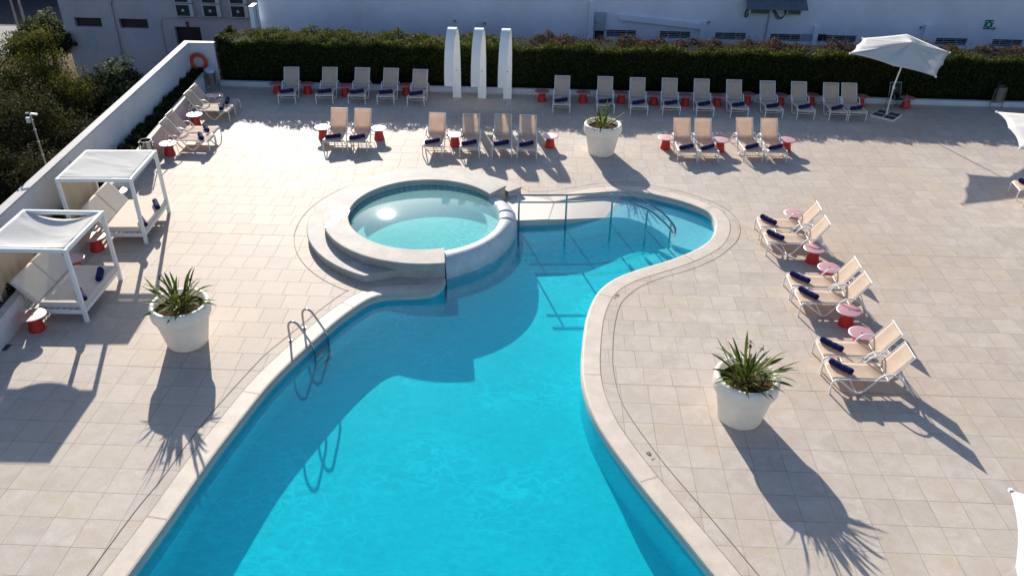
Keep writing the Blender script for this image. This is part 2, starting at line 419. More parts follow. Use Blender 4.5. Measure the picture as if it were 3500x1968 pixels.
b = MB()
prof = [(.40, -.02), (.395, .004), (.05, .008), (.015, .0), (-.012, -.022), (-.018, -.045), (-.010, -.07), (.03, -.085)]
for P in (A, B):
    b.grid([[(q.x, q.y, z) for q in offs(P, d)] for d, z in prof], True, flip=False)
struct(b.build('pool_edge', 'coping', wn=True))

# cross joints of the coping and the slot drain that follows it
b = MB()
def strip(P, w, z):
    b.grid([[(q.x, q.y, z) for q in offs(P, w)], [(q.x, q.y, z) for q in offs(P, -w)]], False)
for P, every in ((A, 26), (B, 24)):
    O = offs(P, .40); I = offs(P, .03)
    for i in range(14, len(P)-4, every):
        d = (O[i]-I[i]); n = Vector((-d.y, d.x, 0)).normalized()*.004
        b.add([(p.x, p.y, .0125) for p in (I[i]+n, O[i]+n, O[i]-n, I[i]-n)], [(0, 1, 2, 3)])
    strip(offs(P, .402), .0035, .009)
sB = catmull([(-.55, 23.25), (-.31, 22.98), (.07, 22.95), (.63, 23.11), (1.27, 23.42), (1.92, 23.68), (2.57, 23.81), (3.21, 23.77), (4.13, 23.41), (4.71, 23.06), (5.26, 22.61), (5.63, 22.09), (5.79, 21.5), (5.78, 20.93), (5.63, 20.37), (5.37, 19.89), (4.83, 19.2), (4.06, 18.56), (3.21, 18.05), (2.65, 17.6), (2.31, 17.17), (2.07, 16.7), (1.88, 15.79), (1.78, 14.84), (1.75, 14.22), (1.79, 13.51), (1.88, 12.97), (2.08, 12.38), (2.27, 11.92), (2.55, 11.28), (3.06, 10.28), (3.32, 9.76), (3.76, 8.87), (4.6, 7.1), (5.8, 4.5)])
strip(sB, .0065, .007)
sA = catmull([(-7.5, 4.5), (-7.2, 6.6), (-6.95, 8.31), (-6.77, 9.67), (-6.62, 10.45), (-6.53, 11.2), (-6.39, 12.1), (-6.19, 13.0), (-5.9, 14.15), (-5.67, 14.72), (-5.36, 15.44), (-5.07, 16.12), (-4.74, 16.78), (-4.6, 17.0)])
strip(sA, .0065, .007)
sC = [Vector((-2.8+3.96*math.cos(R(a)), 20.46+3.96*math.sin(R(a)), 0)) for a in np.linspace(128, 243, 60)]
strip(sC, .0065, .007)
struct(b.build('slot_drain', 'groove'))

# water in the pool
b = MB(); b.sheet([loop], -.18); n0 = len(b.v)
b.sheet([loop], -1.4); nb_ = len(b.f)
top = [f for f in b.f if f[0] < n0]; bot = [f[::-1] for f in b.f if f[0] >= n0]
m = len(loop)
ccw = sum(loop[i][0]*loop[(i+1) % m][1]-loop[(i+1) % m][0]*loop[i][1] for i in range(m)) > 0
side = [(i, n0+i, n0+(i+1) % m, (i+1) % m) for i in range(m)]
if not ccw: pass
else: side = [s_[::-1] for s_ in side]
side = [s_[::-1] for s_ in side] if False else side
b.f = top+bot+side; b.sm = [False]*len(b.f)
wo = struct(b.build('water', 'pool_water'))
import bmesh
bm_ = bmesh.new(); bm_.from_mesh(wo.data); bmesh.ops.recalc_face_normals(bm_, faces=bm_.faces)
if max(bm_.faces, key=lambda f: f.calc_center_median().z).normal.z < 0: bmesh.ops.reverse_faces(bm_, faces=bm_.faces)
bm_.to_mesh(wo.data); bm_.free()

# sloping beach entry and steps under water
fr = [(.30, 21.12, -.004), (.77, 21.2, -.02), (1.22, 21.37, -.07), (1.6, 21.52, -.12), (1.99, 21.69, -.18), (2.35, 21.82, -.22), (2.7, 21.83, -.255), (3.05, 21.69, -.285), (3.4, 21.42, -.31), (3.66, 21.1, -.33), (3.8, 20.78, -.345), (3.84, 20.5, -.355)]
bk = [(.46, 22.3, -.004), (1.0, 22.6, -.03), (1.55, 22.9, -.075), (2.1, 23.12, -.125), (2.6, 23.22, -.18), (3.1, 23.22, -.22), (3.65, 23.05, -.255), (4.2, 22.75, -.285), (4.75, 22.35, -.31), (5.1, 21.9, -.33), (5.2, 21.2, -.345), (4.75, 19.95, -.355)]
F = catmull(fr, .1); K = catmull(bk, .1)
def even(P, n):
    L = [0]
    for a, c in zip(P, P[1:]): L.append(L[-1]+(c-a).length)
    out = []
    for i in range(n):
        s_ = L[-1]*i/(n-1); j = min(max(k for k in range(len(L)) if L[k] <= s_+1e-9), len(P)-2)
        out.append(P[j].lerp(P[j+1], (s_-L[j])/max(1e-9, L[j+1]-L[j])))
    return out
b = MB()
rows = []
for i in range(len(fr)-1):
    for t in np.linspace(0, 1, 6)[:-1]:
        # paired catmull on both rails
        def cr(P, i, t):
            q = [Vector(P[max(0, min(len(P)-1, j))]) for j in (i-1, i, i+1, i+2)]; a, bb, c, d = q
            return .5*((2*bb)+(c-a)*t+(2*a-5*bb+4*c-d)*t*t+(3*bb-a-3*c+d)*t**3)
        rows.append((cr(fr, i, t), cr(bk, i, t)))
rows.append((Vector(fr[-1]), Vector(bk[-1])))
b.grid([[f.lerp(k, t) for t in np.linspace(0, 1, 9)] for f, k in rows], True, flip=True)
b.grid([[f, Vector((f.x, f.y, -1.3))] for f, k in rows], False)
e0, e1 = rows[-1]
b.add([e0, e1, (e1.x, e1.y, -1.3), (e0.x, e0.y, -1.3)], [(0, 1, 2, 3)])
for k_, (p, q, z) in enumerate([((3.45, 20.35), (4.25, 19.4), -.46), ((3.05, 20.15), (3.65, 18.9), -.56), ((2.6, 19.9), (3.05, 18.5), -.66)]):
    pts = [e0, e1] if k_ == 0 else [last[1], last[0]]
    pts = [Vector((v[0], v[1], z)) for v in (pts[0], pts[1])]+[Vector((q[0], q[1], z)), Vector((p[0], p[1], z))]
    b.add(pts+[Vector((v.x, v.y, -1.3)) for v in pts], [(0, 1, 2, 3), (0, 3, 7, 4), (3, 2, 6, 7)])
    last = (Vector((q[0], q[1], z)), Vector((p[0], p[1], z)))
b.sheet([[(-.74, 20.96), (.32, 21.12), (.47, 22.27), (.1, 22.5), (-.35, 22.62), (-.8, 22.5), (-1.0, 21.8)]], .0045)
struct(b.build('beach_ramp', 'rampz'))

# ------------------------------------------------------------------ round whirlpool
spa = empty('whirlpool', (0, 0, 0), 0, 'round raised whirlpool with stone seat ring, step and rounded overflow lip above the pool', 'whirlpool')
def pol(c, r, a, z): return Vector((c[0]+r*math.cos(R(a)), c[1]+r*math.sin(R(a)), z))
T = np.linspace(0, 1, 90)
ia = [-69.4+(-323.5+69.4)*t for t in T]; oa = [-76.2+(-319.1+76.2)*t for t in T]
orad = [2.99 if t < .72 else 2.99+(2.70-2.99)*(t-.72)/.28 for t in T]
def ring_pts(dr_in, dr_out, z1, z2, extra=0):
    I = [pol(SC, 2.13-dr_in, a, z1) for a in ia]; O = [pol(OC, r+dr_out, a, z2) for a, r in zip(oa, orad)]; return I, O
b = MB(); Ia, Oa = ring_pts(0, 0, .44, .44); I0, O0 = ring_pts(-.02, -.03, .42, .43)
I1 = [Vector((p.x, p.y, .36)) for p in Ia]; O1 = [Vector((p.x, p.y, .385)) for p in Oa]
Ib, Ob = ring_pts(-.035, -.035, -.3, .36); Oc = [Vector((p.x, p.y, -.01)) for p in Ob]; Ob2 = ring_pts(-.035, -.035, .385, .385)[1]; Ib1 = [Vector((p.x, p.y, .36)) for p in Ib]
Ir = ring_pts(-.03, 0, .445, .445)[0]; Or = ring_pts(0, -.035, .44, .44)[1]
prof_rows = [Ib, Ib1, I1, [Vector((p.x, p.y, .425)) for p in Ia], Ir, Or, [Vector((p.x, p.y, .425)) for p in Oa], O1, Ob2, Oc]
b.grid(prof_rows, True, flip=True)
for i in (0, -1):                                       # end faces
    q = [r[i] for r in prof_rows]; b.add(q, [tuple(range(len(q)))] if i == 0 else [tuple(range(len(q)))[::-1]])
b.build('seat_ring', 'spa_stone', spa, wn=True)
b = MB()
sa = [-98+(-318.5+98)*t for t in T]; so_ = [-111.7+(-318.3+111.7)*t for t in T]
tb_a = [-318.3, -270, -225, -190, -150, -111.7]; tb_r = [3.34, 3.30, 3.35, 3.42, 3.47, 3.52]
SO = [float(np.interp(a, tb_a, tb_r)) for a in so_]
pi_ = [pol(OC, 2.80 if t > .9 else 2.9, a, 0) for a, t in zip(sa, T)]; po = [pol(OC, r, a, 0) for a, r in zip(so_, SO)]
lift = lambda P, z: [Vector((p.x, p.y, z)) for p in P]
pin = [p.lerp(q, .03) for p, q in zip(po, pi_)]; pin2 = [p.lerp(q, .05) for p, q in zip(po, pi_)]
rows_ = [lift(pi_, .2), lift(pin2, .2), lift(pin, .195), lift(po, .18), lift(po, .15), lift(pin2, .148), lift(pin2, -.01)]
b.grid(rows_, True, flip=True)
for i in (0, -1):
    q = [r[i] for r in rows_]+[Vector((pi_[i].x, pi_[i].y, -.01))]; b.add(q, [tuple(range(len(q)))])
b.build('step', 'spa_stone', spa, wn=True)
b = MB(); rows_ = []
la = np.linspace(-71.5, 37, 110); rtab = ([-76, -61, -47, -33, -18, -3, 15, 40], [2.74, 2.62, 2.57, 2.53, 2.52, 2.56, 2.62, 2.66])
for a in la:
    ro = float(np.interp(a, *rtab)); dip = 0
    for g_ in (-1.5, 10.5):
        dip = max(dip, .05*math.exp(-((a-g_)/.9)**2))
    zt = .345-dip
    if a > 24: zt -= .05*min(1, (a-24)/5)
    w = ro-2.05
    pr = [(2.00, -.25), (2.05, .22), (2.10, zt-.03), (2.16, zt-.004), (2.16+w*.25, zt), (2.16+w*.45, zt-.03), (ro-.10, zt-.12), (ro-.03, zt-.24), (ro, -.06), (ro, -1.2)]
    rows_.append([pol(SC, r_, a, z) for r_, z in pr])
b.grid(rows_, True)
b.build('overflow_lip', 'lip', spa)
b = MB(); b.lathe([(0, -.13), (1.72, -.13), (1.74, .04), (2.18, .06), (2.165, .30)], 72, (SC[0], SC[1], 0), False); b.build('basin', 'spa_in', spa)
b = MB(); b.lathe([(0, .275), (2.09, .275), (2.10, .27)], 72, (SC[0], SC[1], 0), False); b.lathe([(2.10, .27), (2.10, -.15), (0, -.15)], 72, (SC[0], SC[1], 0), False)
o = struct(b.build('spa_water', 'spa_water'))
bm_ = bmesh.new(); bm_.from_mesh(o.data); bmesh.ops.remove_doubles(bm_, verts=bm_.verts, dist=1e-4); bmesh.ops.recalc_face_normals(bm_, faces=bm_.faces); bm_.to_mesh(o.data); bm_.free()
# wet patch on the seat ring
b = MB(); cpx, cpy = -5.52, 20.05
pts = []
for i in range(40):
    a = 2*PI*i/40; r_ = (1+.28*math.sin(3*a+.6)+.22*math.sin(5*a)+.15*math.sin(9*a+2))
    x, y = .20*r_*math.cos(a), .55*r_*math.sin(a); pts.append((cpx+x*math.cos(.25)+y*math.sin(.25)*.3, cpy+y))
b.sheet([pts], .449)
struct(b.build('puddle', 'wet'))

# ------------------------------------------------------------------ handrail and ladder
hr = empty('handrail', (-.53, 20.85, 0), 0, 'curved stainless steel double handrail leading down the pool entry ramp', 'handrail')
def rail(ptsz): return [Vector(p)-Vector((-.53, 20.85, 0)) for p in catmull(ptsz, .08)]
base = [(-.53, 20.83), (.81, 20.93), (2.13, 21.3), (3.13, 21.08), (3.73, 20.42)]
ht = [.87, .87, .79, .64, .37]
topc = [(-.82, 20.82, .88), (-.53, 20.83, .88), (.81, 20.93, .88), (1.6, 21.12, .86), (2.13, 21.3, .80), (2.65, 21.33, .73), (3.13, 21.08, .65), (3.5, 20.75, .51), (3.73, 20.42, .385), (3.82, 20.24, .28), (3.82, 20.14, .2), (3.79, 20.14, .12)]
lowc = [(-.80, 20.82, .66), (-.53, 20.83, .66), (.81, 20.93, .66), (1.6, 21.12, .64), (2.13, 21.3, .58), (2.65, 21.33, .51), (3.13, 21.08, .43), (3.5, 20.75, .29), (3.73, 20.42, .165), (3.78, 20.25, .12), (3.79, 20.14, .12)]
b = MB(); b.tube(rail(topc), .029, 8); b.build('rail', 'steel', hr)
b = MB(); b.tube(rail(lowc), .024, 8); b.build('rail', 'steel', hr)
for (x, y), h_ in zip(base, ht):
    b = MB(); b.tube([(x+.53, y-20.85, -1.0), (x+.53, y-20.85, h_)], .028, 8); b.build('post', 'steel', hr)
ld = empty('pool_ladder', (-5.37, 15.05, 0), 0, 'bent chrome pool ladder with three submerged treads at the left pool edge', 'ladder')
L0 = Vector((-5.37, 15.05, 0)); du = Vector((.17, .47, 0))/.5; dp = Vector((.94, -.34, 0)).normalized()
for s_ in (-1, 1):
    o_ = du*(.27*s_)
    path = catmull([o_, o_+Vector((0, 0, .34)), o_+dp*.03+Vector((0, 0, .47)), o_+dp*.12+Vector((0, 0, .55)), o_+dp*.22+Vector((0, 0, .54)), o_+dp*.31+Vector((0, 0, .46)), o_+dp*.55+Vector((0, 0, .10)), o_+dp*.60+Vector((0, 0, 0.0)), o_+dp*.62+Vector((0, 0, -.12)), o_+dp*.62+Vector((0, 0, -.72))], .04)
    b = MB(); b.tube(path, .025, 8); rr = b.build('side_rail', 'steel', ld)
    b = MB(); b.lathe([(.0, .016), (.045, .014), (.048, 0)], 16, o_); b.build('flange', 'steel', rr)
for z in (-.28, -.46, -.64):
    b = MB(); b.bar(du*-.27+dp*.62+Vector((0, 0, z)), du*.27+dp*.62+Vector((0, 0, z)), .09, .03); b.build('tread', 'dsteel', ld)

# depth marks painted on tiles beside the slot drain
DIG = {'0': [[(0, .1), (0, .9), (.25, 1), (.5, .9), (.5, .1), (.25, 0), (0, .1)]], '1': [[(.05, .75), (.25, 1), (.25, 0)]], '4': [[(.4, 0), (.4, 1), (0, .35), (.55, .35)]]}
def mark(txt, loc, ang, label):
    b = MB(); x = 0
    for ch in txt:
        if ch == ' ': x += .6; continue
        for st in DIG[ch]:
            for p, q in zip(st, st[1:]):
                p, q = Vector((x+p[0], p[1], 0))*.075, Vector((x+q[0], q[1], 0))*.075; d = (q-p).normalized(); n = Vector((-d.y, d.x, 0))*.0055
                b.add([p+n-d*.005, p-n-d*.005, q-n+d*.005, q+n+d*.005], [(0, 1, 2, 3)])
        x += .85
    o = b.build('depth_marking', 'text', None, loc); o.rotation_euler.z = R(ang); tag(o, label, 'depth mark')
mark('1 00', (2.0, 16.99, .006), 63, 'small black 1 00 painted on the deck at the bend of the pool')
mark('1 40', (2.37, 11.46, .006), 117, 'small black 1 40 painted on the deck nearest the camera')

# ------------------------------------------------------------------ loungers, towels, tables
def make_lounger():
    root = empty('sun_lounger')
    w = .322; tube_r = .0185
    for s_ in (-1, 1):
        y = w*s_
        P = catmull([(0, y, 0), (.0, y, .22), (.012, y, .31), (.06, y, .355), (.14, y, .345), (.24, y, .275), (.47, y, .085), (.55, y, .035), (.63, y, .04), (.71, y, .11), (.88, y, .34), (.94, y, .43), (1.02, y, .50), (1.13, y, .525), (1.26, y, .50), (1.38, y, .42), (1.47, y, .33), (1.75, y, .0)], .035)
        b = MB(); b.tube(P, tube_r, 7); b.build('side_frame', 'white', root)
        b = MB(); b.tube([(.04, y*.93, .352), (.10, y*.93, .36), (1.17, y*.93, .35)], .014, 6); b.build('seat_rail', 'white', root)
    for x, z in ((.02, .31), (.55, .035), (1.70, .06)):
        b = MB(); b.tube([(x, -w, z), (x, w, z)], .0135, 6); b.build('crossbar', 'white', root)
    for x, z in ((.45, .335), (.8, .335)):
        b = MB(); b.tube([(x, -w*.93, z), (x, w*.93, z)], .011, 6); b.build('crossbar', 'white', root)
    b = MB(); hw = w*.90
    b.grid([[(x, y, z-.012*(1-(y/hw)**2)) for y in np.linspace(-hw, hw, 7)] for x, z in ((.015, .335), (.05, .362), (.12, .364), (.45, .36), (.8, .356), (1.14, .352))], True)
    b.build('seat', 'sling', root, solid=.006)
    t = Vector((.39, 0, .585)); 
    b = MB(); b.grid([[Vector((1.15, y, .36))+t*s_+Vector((.010*(1-(y/hw)**2), 0, -.01*(1-(y/hw)**2))) for y in np.linspace(-hw, hw, 7)] for s_ in np.linspace(0, 1, 6)], True)
    bk_ = b.build('backrest', 'sling', root, solid=.006)
    b = MB()
    for s_ in (-1, 1): b.tube([(1.14, hw*s_, .35), (1.15+.395, hw*s_, .36+.593)], .0125, 6)
    b.tube([(1.543, -hw, .948), (1.543, hw, .948)], .0125, 6); b.tube([(1.145, -hw, .352), (1.145, hw, .352)], .0125, 6)
    b.build('back_frame', 'white', bk_)
    b = MB()
    for s_ in (-1, 1): b.tube([(1.35, hw*.8*s_, .65), (1.52, hw*.8*s_, .30)], .010, 6)
    b.tube([(1.52, -hw*.8, .30), (1.52, hw*.8, .30)], .010, 6)
    b.build('prop', 'white', root)
    return root
def make_towel():
    root_b = MB(); L = .52; n = 14
    P = []; rad = []
    for i in range(15):
        t = i/14; P.append((0, -L/2+L*t, .070+.004*math.sin(9*t))); rad.append(.070*(1+.05*math.sin(22*t))*(0.86 if i in (0, 14) else 1))
    root_b.tube(P, rad, n)
    # loose outer edge of the roll and the spiral at the ends
    root_b.grid([[(.067+.012*k, y, .055-.025*k) for k in (0, 1)] for y in np.linspace(-L*.47, L*.47, 6)], True)
    for s_ in (-1, 1):
        sp = [(.050*(1-k/30)*math.cos(k*.5), s_*(L/2+.004), .070+.050*(1-k/30)*math.sin(k*.5)) for k in range(26)]
        root_b.tube(sp, .006, 4)
    return root_b.mesh('rolled_towel', M['towel'])
def make_table():
    root = empty('side_table')
    b = MB(); b.lathe([(0, .0), (.178, 0), (.182, .012), (.172, .06), (.150, .17), (.135, .28), (.132, .34), (.15, .375), (.12, .378)], 36); b.build('base', 'red', root)
    b = MB(); b.lathe([(.0, .372), (.24, .374), (.278, .380), (.286, .389), (.280, .397), (.25, .400), (0, .400)], 44); b.build('table_top', 'redtop', root)
    b = MB(); b.lathe([(.022, .4005), (.022, .404), (0, .405)], 12); b.build('cap', 'steel', root)
    return root
LP = make_lounger(); TM = make_towel(); TP = make_table()
used = {'l': False, 't': False}
def lounger(x, y, head, label, group, towel=True, tl=None, tside=1, tx=.26, tang=None):
    o = LP if not used['l'] else copy_tree(LP)
    used['l'] = True
    o.location = (x, y, 0); o.rotation_euler.z = R(head)
    tag(o, label, 'sun lounger', group)
    if towel:
        t = bpy.data.objects.new('rolled_towel', TM); COL.objects.link(t)
        a = R(head); off = .02*tside
        t.location = (x+tx*math.cos(a)-off*math.sin(a), y+tx*math.sin(a)+off*math.cos(a), .357)
        t.rotation_euler.z = R(head+(tang if tang is not None else random.uniform(-16, -6)))
        tag(t, 'rolled navy towel on '+tl, 'towel', 'rolled navy towels')
def table(x, y, label, group='red mushroom side tables'):
    o = TP if not used['t'] else copy_tree(TP)
    used['t'] = True
    o.location = (x, y, 0); o.rotation_euler.z = random.uniform(0, 6); tag(o, label, 'side table', group)
ORD = ['first', 'second', 'third', 'fourth', 'fifth', 'sixth', 'seventh', 'eighth', 'ninth', 'tenth']
rowA = [(-9.76, 30.12, 95), (-8.33, 30.22, 92), (-7.09, 30.28, 90.5), (-5.98, 30.31, 89.5), (-4.81, 30.26, 89.5)]
for i, (x, y, h_) in enumerate(rowA):
    w_ = ORD[i]+' from left in the hedge row left of the showers'
    lounger(x, y, h_, 'beige sun lounger, '+w_, 'loungers along the hedge left of the showers', True, 'lounger '+w_, tang=random.uniform(22, 32))
rowB = [(.77, 29.92, 89), (2.44, 29.96, 89), (3.7, 29.93, 89.5), (4.92, 29.97, 88.5), (6.18, 29.96, 89.5), (7.47, 29.97, 91.2), (8.75, 29.94, 91), (9.94, 29.95, 90.5), (11.13, 29.91, 89.5), (11.86, 29.94, 90.5)]
for i, (x, y, h_) in enumerate(rowB):
    w_ = ORD[i]+' to the right of the showers in the hedge row'
    lounger(x, y, h_, 'beige sun lounger, '+w_, 'loungers along the hedge right of the showers', True, 'lounger '+w_, tang=random.uniform(24, 36))
rowC = [(-6.96, 25.66, 91.5, 'left lounger of the pair between two tables at the shadow edge'), (-6.14, 25.67, 91.5, 'right lounger of the pair between two tables at the shadow edge'),
        (-3.58, 25.47, 89, 'leftmost of the four loungers behind the whirlpool'), (-2.33, 25.44, 92, 'second from left of the four loungers behind the whirlpool'), (-1.25, 25.5, 91.5, 'third from left of the four loungers behind the whirlpool'), (-.42, 25.48, 90.5, 'rightmost of the four loungers behind the whirlpool')]
for x, y, h_, w_ in rowC:
    lounger(x, y, h_, 'beige backlit lounger, '+w_, 'middle row loungers left of the planter', True, w_, tang=random.uniform(20, 34))
rowD = [(4.92, 25.62, 92.5, 'leftmost of the four loungers right of the far planter'), (5.63, 25.64, 92.3, 'second of the four loungers right of the far planter'), (7.14, 25.83, 94.5, 'third of the four loungers right of the far planter'), (7.92, 25.82, 92, 'rightmost of the four loungers right of the far planter')]
for x, y, h_, w_ in rowD:
    lounger(x, y, h_, 'backlit beige lounger, '+w_, 'middle row loungers right of the planter', True, w_, tang=random.uniform(26, 34))
rowE = [(6.18, 20.64, -1.2, 'farthest lounger of the column right of the pool'), (6.17, 19.74, 0, 'second farthest lounger of the column right of the pool'), (6.27, 17.55, -.5, 'third farthest lounger of the column right of the pool'), (6.29, 16.82, .4, 'third nearest lounger of the column right of the pool'), (6.24, 14.72, .9, 'second nearest lounger of the column right of the pool'), (6.21, 13.93, .6, 'nearest lounger of the column right of the pool')]
for i, (x, y, h_, w_) in enumerate(rowE):
    lounger(x, y, h_, w_+', beige in full sun', 'loungers in a column right of the pool', True, w_, tside=3, tx=.27, tang=random.uniform(36, 46))
rowF = [(-11.35, 29.15, 181, 'farthest lounger against the low left wall'), (-11.33, 28.48, 180.5, 'second farthest lounger against the low left wall'), (-11.13, 26.36, 181, 'third lounger against the low left wall, half in sun'), (-11.05, 25.63, 180.5, 'nearest lounger against the low left wall, in full sun')]
for i, (x, y, h_, w_) in enumerate(rowF):
    lounger(x, y, h_, 'beige lounger facing right, '+w_, 'loungers against the low left wall', True, w_, tx=.34, tang=12 if i < 2 else 30)
for i, (x, y, h_, w_) in enumerate([(14.7, 23.71, -6, 'far lounger cut off by the right picture edge'), (14.62, 22.62, -6, 'near lounger cut off by the right picture edge')]):
    lounger(x, y, h_, 'beige lounger in parasol shade, '+w_, 'loungers at the right edge', True, w_, tside=3, tx=.33, tang=40)
tabs = [(-10.47, 31.32, 'left of the first lounger in the left hedge row'), (-9.28, 31.40, 'right of the first lounger in the left hedge row'), (-7.73, 31.24, 'between the second and third loungers in the left hedge row'), (-5.37, 31.55, 'between the last two loungers left of the showers'),
 (.02, 31.23, 'just right of the three white showers'), (1.63, 31.25, 'between first and second loungers right of the showers'), (3.12, 31.27, 'between second and third loungers right of the showers'), (4.38, 31.20, 'between third and fourth loungers right of the showers'), (5.61, 31.2, 'between fourth and fifth loungers right of the showers'), (6.86, 31.28, 'between fifth and sixth loungers right of the showers'), (8.08, 31.58, 'between sixth and seventh loungers right of the showers'), (9.35, 31.55, 'between seventh and eighth loungers right of the showers'), (10.58, 31.68, 'between eighth and ninth loungers right of the showers'), (12.5, 31.66, 'right of the last lounger in the right hedge row'), (14.27, 31.62, 'beside the dark armchair behind the parasol foot')]
for x, y, w_ in tabs: table(x, y, 'dark red side table '+w_)
for x, y, w_ in [(-7.56, 26.8, 'left of the lounger pair at the shadow edge'), (-5.61, 26.84, 'right of the lounger pair at the shadow edge'), (-2.92, 26.46, 'between the two left loungers behind the whirlpool'), (.35, 26.58, 'right of the four loungers behind the whirlpool'), (4.33, 26.73, 'left of the four loungers right of the planter'), (6.17, 26.66, 'in the middle of the four loungers right of the planter'), (8.47, 26.84, 'right of the four loungers right of the planter'),
 (-12.42, 29.72, 'beside the farthest lounger at the low left wall'), (-12.4, 28.02-.35, 'between the two pairs of loungers at the low left wall'), (-12.27, 25.42-.45, 'in front of the nearest lounger at the low left wall'),
 (-11.66, 18.56, 'between the two canopy daybeds, nearer the far one'), (-11.66, 17.42, 'behind the near canopy daybed'), (-11.3, 14.88, 'in front of the near canopy daybed'), (-12.3, 21.3, 'behind the far canopy daybed'),
 (7.3, 21.2, 'behind the farthest lounger of the right column'), (7.33, 19.16, 'at the near side of the first lounger pair in the right column'), (7.43, 18.18, 'at the far side of the second lounger pair in the right column'), (7.33, 16.22, 'at the near side of the second lounger pair in the right column'), (7.33, 15.3, 'at the far side of the nearest lounger pair in the right column')]:
    table(x, y, 'red side table '+w_)

# ------------------------------------------------------------------ canopy daybeds
def daybed(c, rz, label, sag):
    root = empty('canopy_daybed', (c[0], c[1], 0), rz, label, 'daybed', 'canopy daybeds along the left wall')
    hx, hy, ht_ = .93, .92, 1.92; pw = .085
    for sx in (-1, 1):
        for sy in (-1, 1):
            b = MB(); b.box((sx*hx, sy*hy, ht_/2-.003), (pw, pw, ht_-.01)); b.build('post', 'white', root, bevel=.006)
    zb = ht_-.05
    for sx in (-1, 1):
        b = MB(); b.box((sx*hx, 0, zb), (.07, 2*hy-pw-.002, .095)); b.build('beam', 'white', root, bevel=.006)
    for sy in (-1, 1):
        b = MB(); b.box((0, sy*hy, zb), (2*hx-pw-.002, .07, .095)); b.build('beam', 'white', root, bevel=.006)
    b = MB(); P = []
    n = 44
    for i in range(n):
        u = -1+2*i/(n-1); row = []
        for j in range(n):
            v = -1+2*j/(n-1)
            z = -sag*(1-u*u)*(1-abs(v)**3)
            if sag > .12: z -= .22*max(0, v)**4*(1-u*u)**.8        # far hem hangs loose
            z += (.010*math.sin(7*v+3.2*u*u+2.3*u)+.0035*math.sin(19*v+7*u+3*u*v)+.002*math.sin(41*v-9*u))*(.55+.45*math.sin(3*u+4*v+1))*(1-v**6)*(.35+.65*abs(u)**.6)
            row.append((u*(hx-.036), v*(hy-.036), ht_+.004+z))
        P.append(row)
    b.grid(P, True); b.build('canopy', 'canvas', root, solid=.004)
    b = MB()
    for sy in (-1, 1): b.box((0, sy*(hy-.005), .265), (2*hx-pw-.004, .05, .10))
    for sx in (-1, 1): b.box((sx*(hx-.005), 0, .265), (.05, 2*hy-pw-.004, .10))
    for x in np.linspace(-.8, .8, 12): b.box((x, 0, .295), (.07, 2*hy-.06, .018))
    b.build('bed_frame', 'white', root, bevel=.004)
    b = MB(); P = []
    hx0, hx1 = -.12, hx+.02
    b.box(((hx0+hx1)/2, 0, .385), (hx1-hx0, 2*hy-.10, .15)); b.build('mattress', 'cushion', root, bevel=.045)
    d = Vector((-.40, 0, .53)); L = d.length; ang = math.atan2(d.z, -d.x)
    rot = Matrix.Rotation(ang, 3, 'Y')
    for sy in (-1, 1):
        b = MB(); b.box(Vector((-.16, sy*(hy-.05)/2, .44))+d*.52, (L*1.12, hy-.06, .13), rot); b.build('back_cushion', 'cushion', root, bevel=.04)
    b = MB()
    for sy in (-1, 1):
        b.tube([(-.55, sy*.7, .30), (-.47, sy*.7, .80)], .012, 6); b.tube([(-.78, sy*.7, .30), (-.50, sy*.7, .72)], .010, 6)
    b.build('back_prop', 'steel', root)
    b = MB(); P = []
    for i in range(50):
        y = -hy+.05+(2*hy-.1)*i/49; f_ = .010*math.sin(i*.31+.6)+.006*math.sin(i*.73+2)
        P.append([(-hx-.002+f_*(.25+.75*(1-z_)), y, .16+(ht_-.26)*z_) for z_ in np.linspace(0, 1, 8)])
    b.grid(P, True); b.build('curtain', 'curtain', root, solid=.003)
    return root
daybed((-11.50, 19.82), 3.8, 'white canopy daybed with flat taut roof, the farther of the two, mostly in sun', .03)
daybed((-11.28, 16.15), 1.6, 'white canopy daybed with deeply sagging roof fabric, the nearer of the two', .20)
for x, y, rz, l in [(-10.68, 20.28, 32, 'far corner of the flat roofed daybed'), (-10.62, 19.25, 38, 'near corner of the flat roofed daybed behind its post'), (-10.50, 16.50, 20, 'far corner of the sagging roofed daybed'), (-10.5, 15.60, 42, 'near corner of the sagging roofed daybed')]:
    t = bpy.data.objects.new('rolled_towel', TM); COL.objects.link(t); t.location = (x, y, .459); t.rotation_euler.z = R(rz)
    tag(t, 'navy towel rolled up at the '+l, 'towel', 'rolled navy towels')

# ------------------------------------------------------------------ planters
def blade(b, cols, base, az, L, w, lift_, droop, col, n=6, stalk=0.0):
    p = Vector(base); d = Vector((math.cos(az), math.sin(az), 0)); pts = []; el = lift_
    for i in range(n+1):
        t = i/n; pts.append(p.copy()); p = p+(d*math.cos(el)+Vector((0, 0, math.sin(el))))*(L/n); el -= droop/n*(.4+1.2*t)
    sd = Vector((-d.y, d.x, 0)); rot = random.uniform(-.5, .5); V = []
    for i, q in enumerate(pts):
        t = i/n
        ww = w*(.22 if t < stalk else math.sin(PI*min(1, max(0, (t-stalk)/(1-stalk)*.93+.07)))**.75)
        if i == n: ww = .001
        s_ = (sd*math.cos(rot)+Vector((0, 0, math.sin(rot)))).normalized()
        V += [q-s_*ww, q-Vector((0, 0, ww*.35)), q+s_*ww]
    fs = []
    for i in range(n): fs += [(3*i, 3*i+3, 3*i+4, 3*i+1), (3*i+1, 3*i+4, 3*i+5, 3*i+2)]
    b.add(V, fs, True)
    for i in range(n+1):
        c = np.array(col)*(1-.15*(i/n)) if i < n else np.array((.10, .06, .02)); cols += [c]*3
